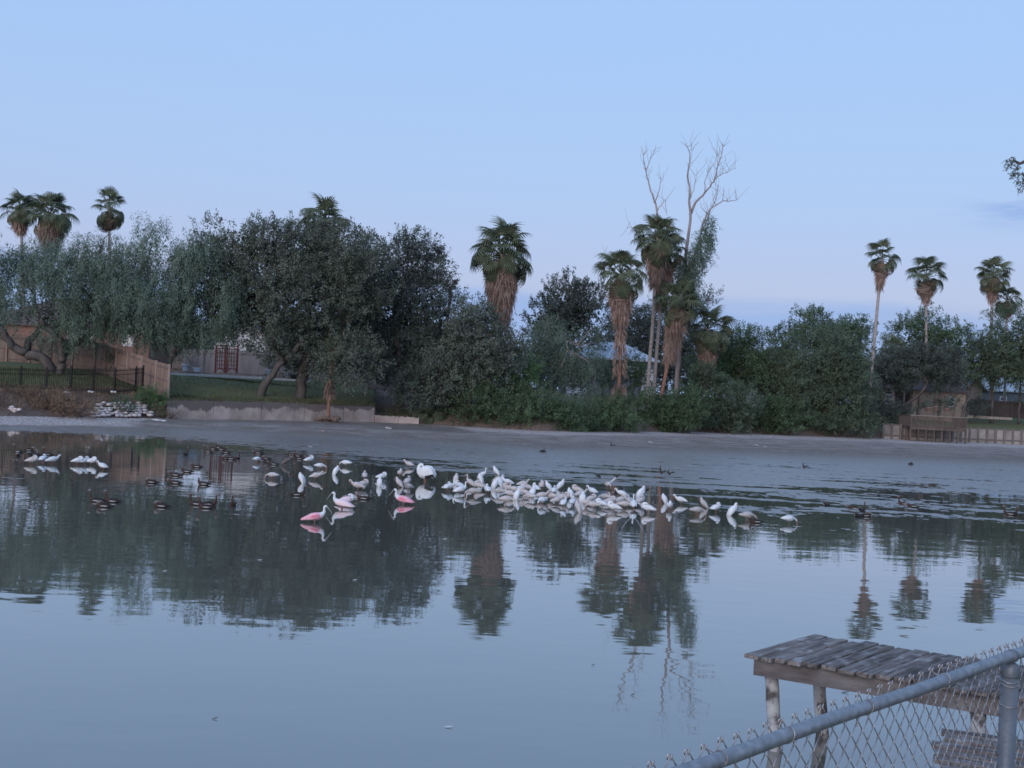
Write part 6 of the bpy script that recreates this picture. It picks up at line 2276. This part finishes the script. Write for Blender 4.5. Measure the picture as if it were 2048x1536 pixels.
limb(mb, [P(2040, 326, 22), P(2032, 340, 22), P(2028, 352, 22)], .008, .004, rg, 3, .01, 5)
limb(mb, [P(2024, 316, 22), P(2012, 320, 22), P(2003, 327, 22)], .006, .003, rg, 3, .005, 5)
mb.build('trunk', M['bark'], nt_, True)
rngs = np.random.default_rng(3)
Vs, Qs, cnt = [], [], 0
stems = [[(2024, 316), (2003, 327)], [(2030, 322), (2012, 338)], [(2034, 330), (2024, 356)], [(2040, 330), (2028, 352)], [(2046, 340), (2030, 362)], [(2048, 350), (2034, 372)], [(2052, 356), (2046, 384)], [(2052, 340), (2060, 380)], [(2070, 320), (2062, 390)], [(2085, 310), (2075, 380)], [(2100, 300), (2095, 385)]]
for (p0, p1) in stems:
    A, B = P(*p0, 22.0), P(*p1, 22.0)
    for rep in range(2):
        n = 26
        t = rngs.random(n)
        o3 = rngs.normal(size=3) * .03
        pos = np.array([list(A)]) * (1 - t[:, None]) + np.array([list(B)]) * t[:, None] + rngs.normal(size=(n, 3)) * .018 + o3
        ax = unit(np.array([list((B - A).normalized())]) * .6 + rngs.normal(size=(n, 3)) * .6 + np.array([[0, 0, -.3]]))
        v_, q_ = leaves(pos, ax, .06, .018, rngs)
        Vs.append(v_)
        Qs.append(q_ + cnt)
        cnt += len(v_)
lobs = [(P(2440, 200, 22.5), 2.2, 2.0, 1.4), (P(2290, 310, 22.8), 1.2, 1.2, .8), (P(2500, 320, 23.5), 2.0, 1.8, 1.4)]
p_, n_ = crown_points(lobs, 5, .6, .4, 91)
pos = (p_[:, None, :] + rngs.normal(size=(len(p_), 16, 3)) * .12).reshape(-1, 3)
v_, q_ = leaves(pos, unit(rngs.normal(size=pos.shape) + np.array([[0, 0, -.6]])), .09, .03, rngs)
Vs.append(v_)
Qs.append(q_ + cnt)
link('crown', quad_mesh('crown', np.concatenate(Vs) - np.array([list(nt_.location)]), np.concatenate(Qs), M['dark']), nt_)

# ------------------------------------------------------------------ bits floating on the near water
M['feather'] = mat('floating_feather', (.55, .56, .58), (.65, .66, .68), 5, .8, .2)
M['deadleaf'] = mat('floating_dead_leaf', (.06, .05, .04), (.10, .08, .06), 5, .8, .2)
for (px, py, ln, m_, nm, lab) in [(897, 1454, .05, 'feather', 'floating_feather', 'small pale feather floating on the near water'), (1265, 1390, .03, 'deadleaf', 'floating_leaf', 'tiny dark leaf floating right of the pale feather'),
                              (1186, 1330, .025, 'deadleaf', 'floating_leaf', 'dark speck of leaf floating below the palm reflections'), (430, 1437, .03, 'deadleaf', 'floating_leaf', 'dark leaf floating alone at the lower left'),
                              (1690, 1385, .05, 'deadleaf', 'floating_leaf', 'dark leaf floating between the dock and the top rail'), (1808, 1272, .08, 'deadleaf', 'floating_leaf', 'dark leaf floating just beyond the dock'),
                              (520, 1120, .05, 'feather', 'floating_feather', 'pale fleck floating on the dark reflection below the ducks'), (890, 1078, .05, 'feather', 'floating_feather', 'pale fleck floating right of the spoonbills'), (330, 1142, .04, 'feather', 'floating_feather', 'pale fleck floating on the dark reflection at the left'),
                              (710, 1160, .04, 'feather', 'floating_feather', 'pale fleck floating low on the oak reflection')]:
    c_ = Gz(px, py, .004)
    a_ = random.uniform(-.5, .5)
    dx_, dy_ = Vector((math.cos(a_), math.sin(a_), 0)) * ln, Vector((-math.sin(a_), math.cos(a_), 0)) * ln * .3
    v_ = [c_ - dx_, c_ - dx_ * .3 + dy_ + Vector((0, 0, .004)), c_ + dx_ * .4 + dy_ * .8 + Vector((0, 0, .008)), c_ + dx_ + Vector((0, 0, .014)), c_ + dx_ * .4 - dy_ * .8 + Vector((0, 0, .006)), c_ - dx_ * .3 - dy_ + Vector((0, 0, .003))]
    v2 = [p_ + Vector((0, 0, .004)) for p_ in v_]
    fs = [(5, 4, 3, 2, 1, 0), (6, 7, 8, 9, 10, 11)] + [(i, (i + 1) % 6, 6 + (i + 1) % 6, 6 + i) for i in range(6)]
    tag(MB().add(v_ + v2, fs).build(nm, M[m_], origin=c_), lab, 'feather' if 'feather' in nm else 'leaf', 'bits floating on the water')
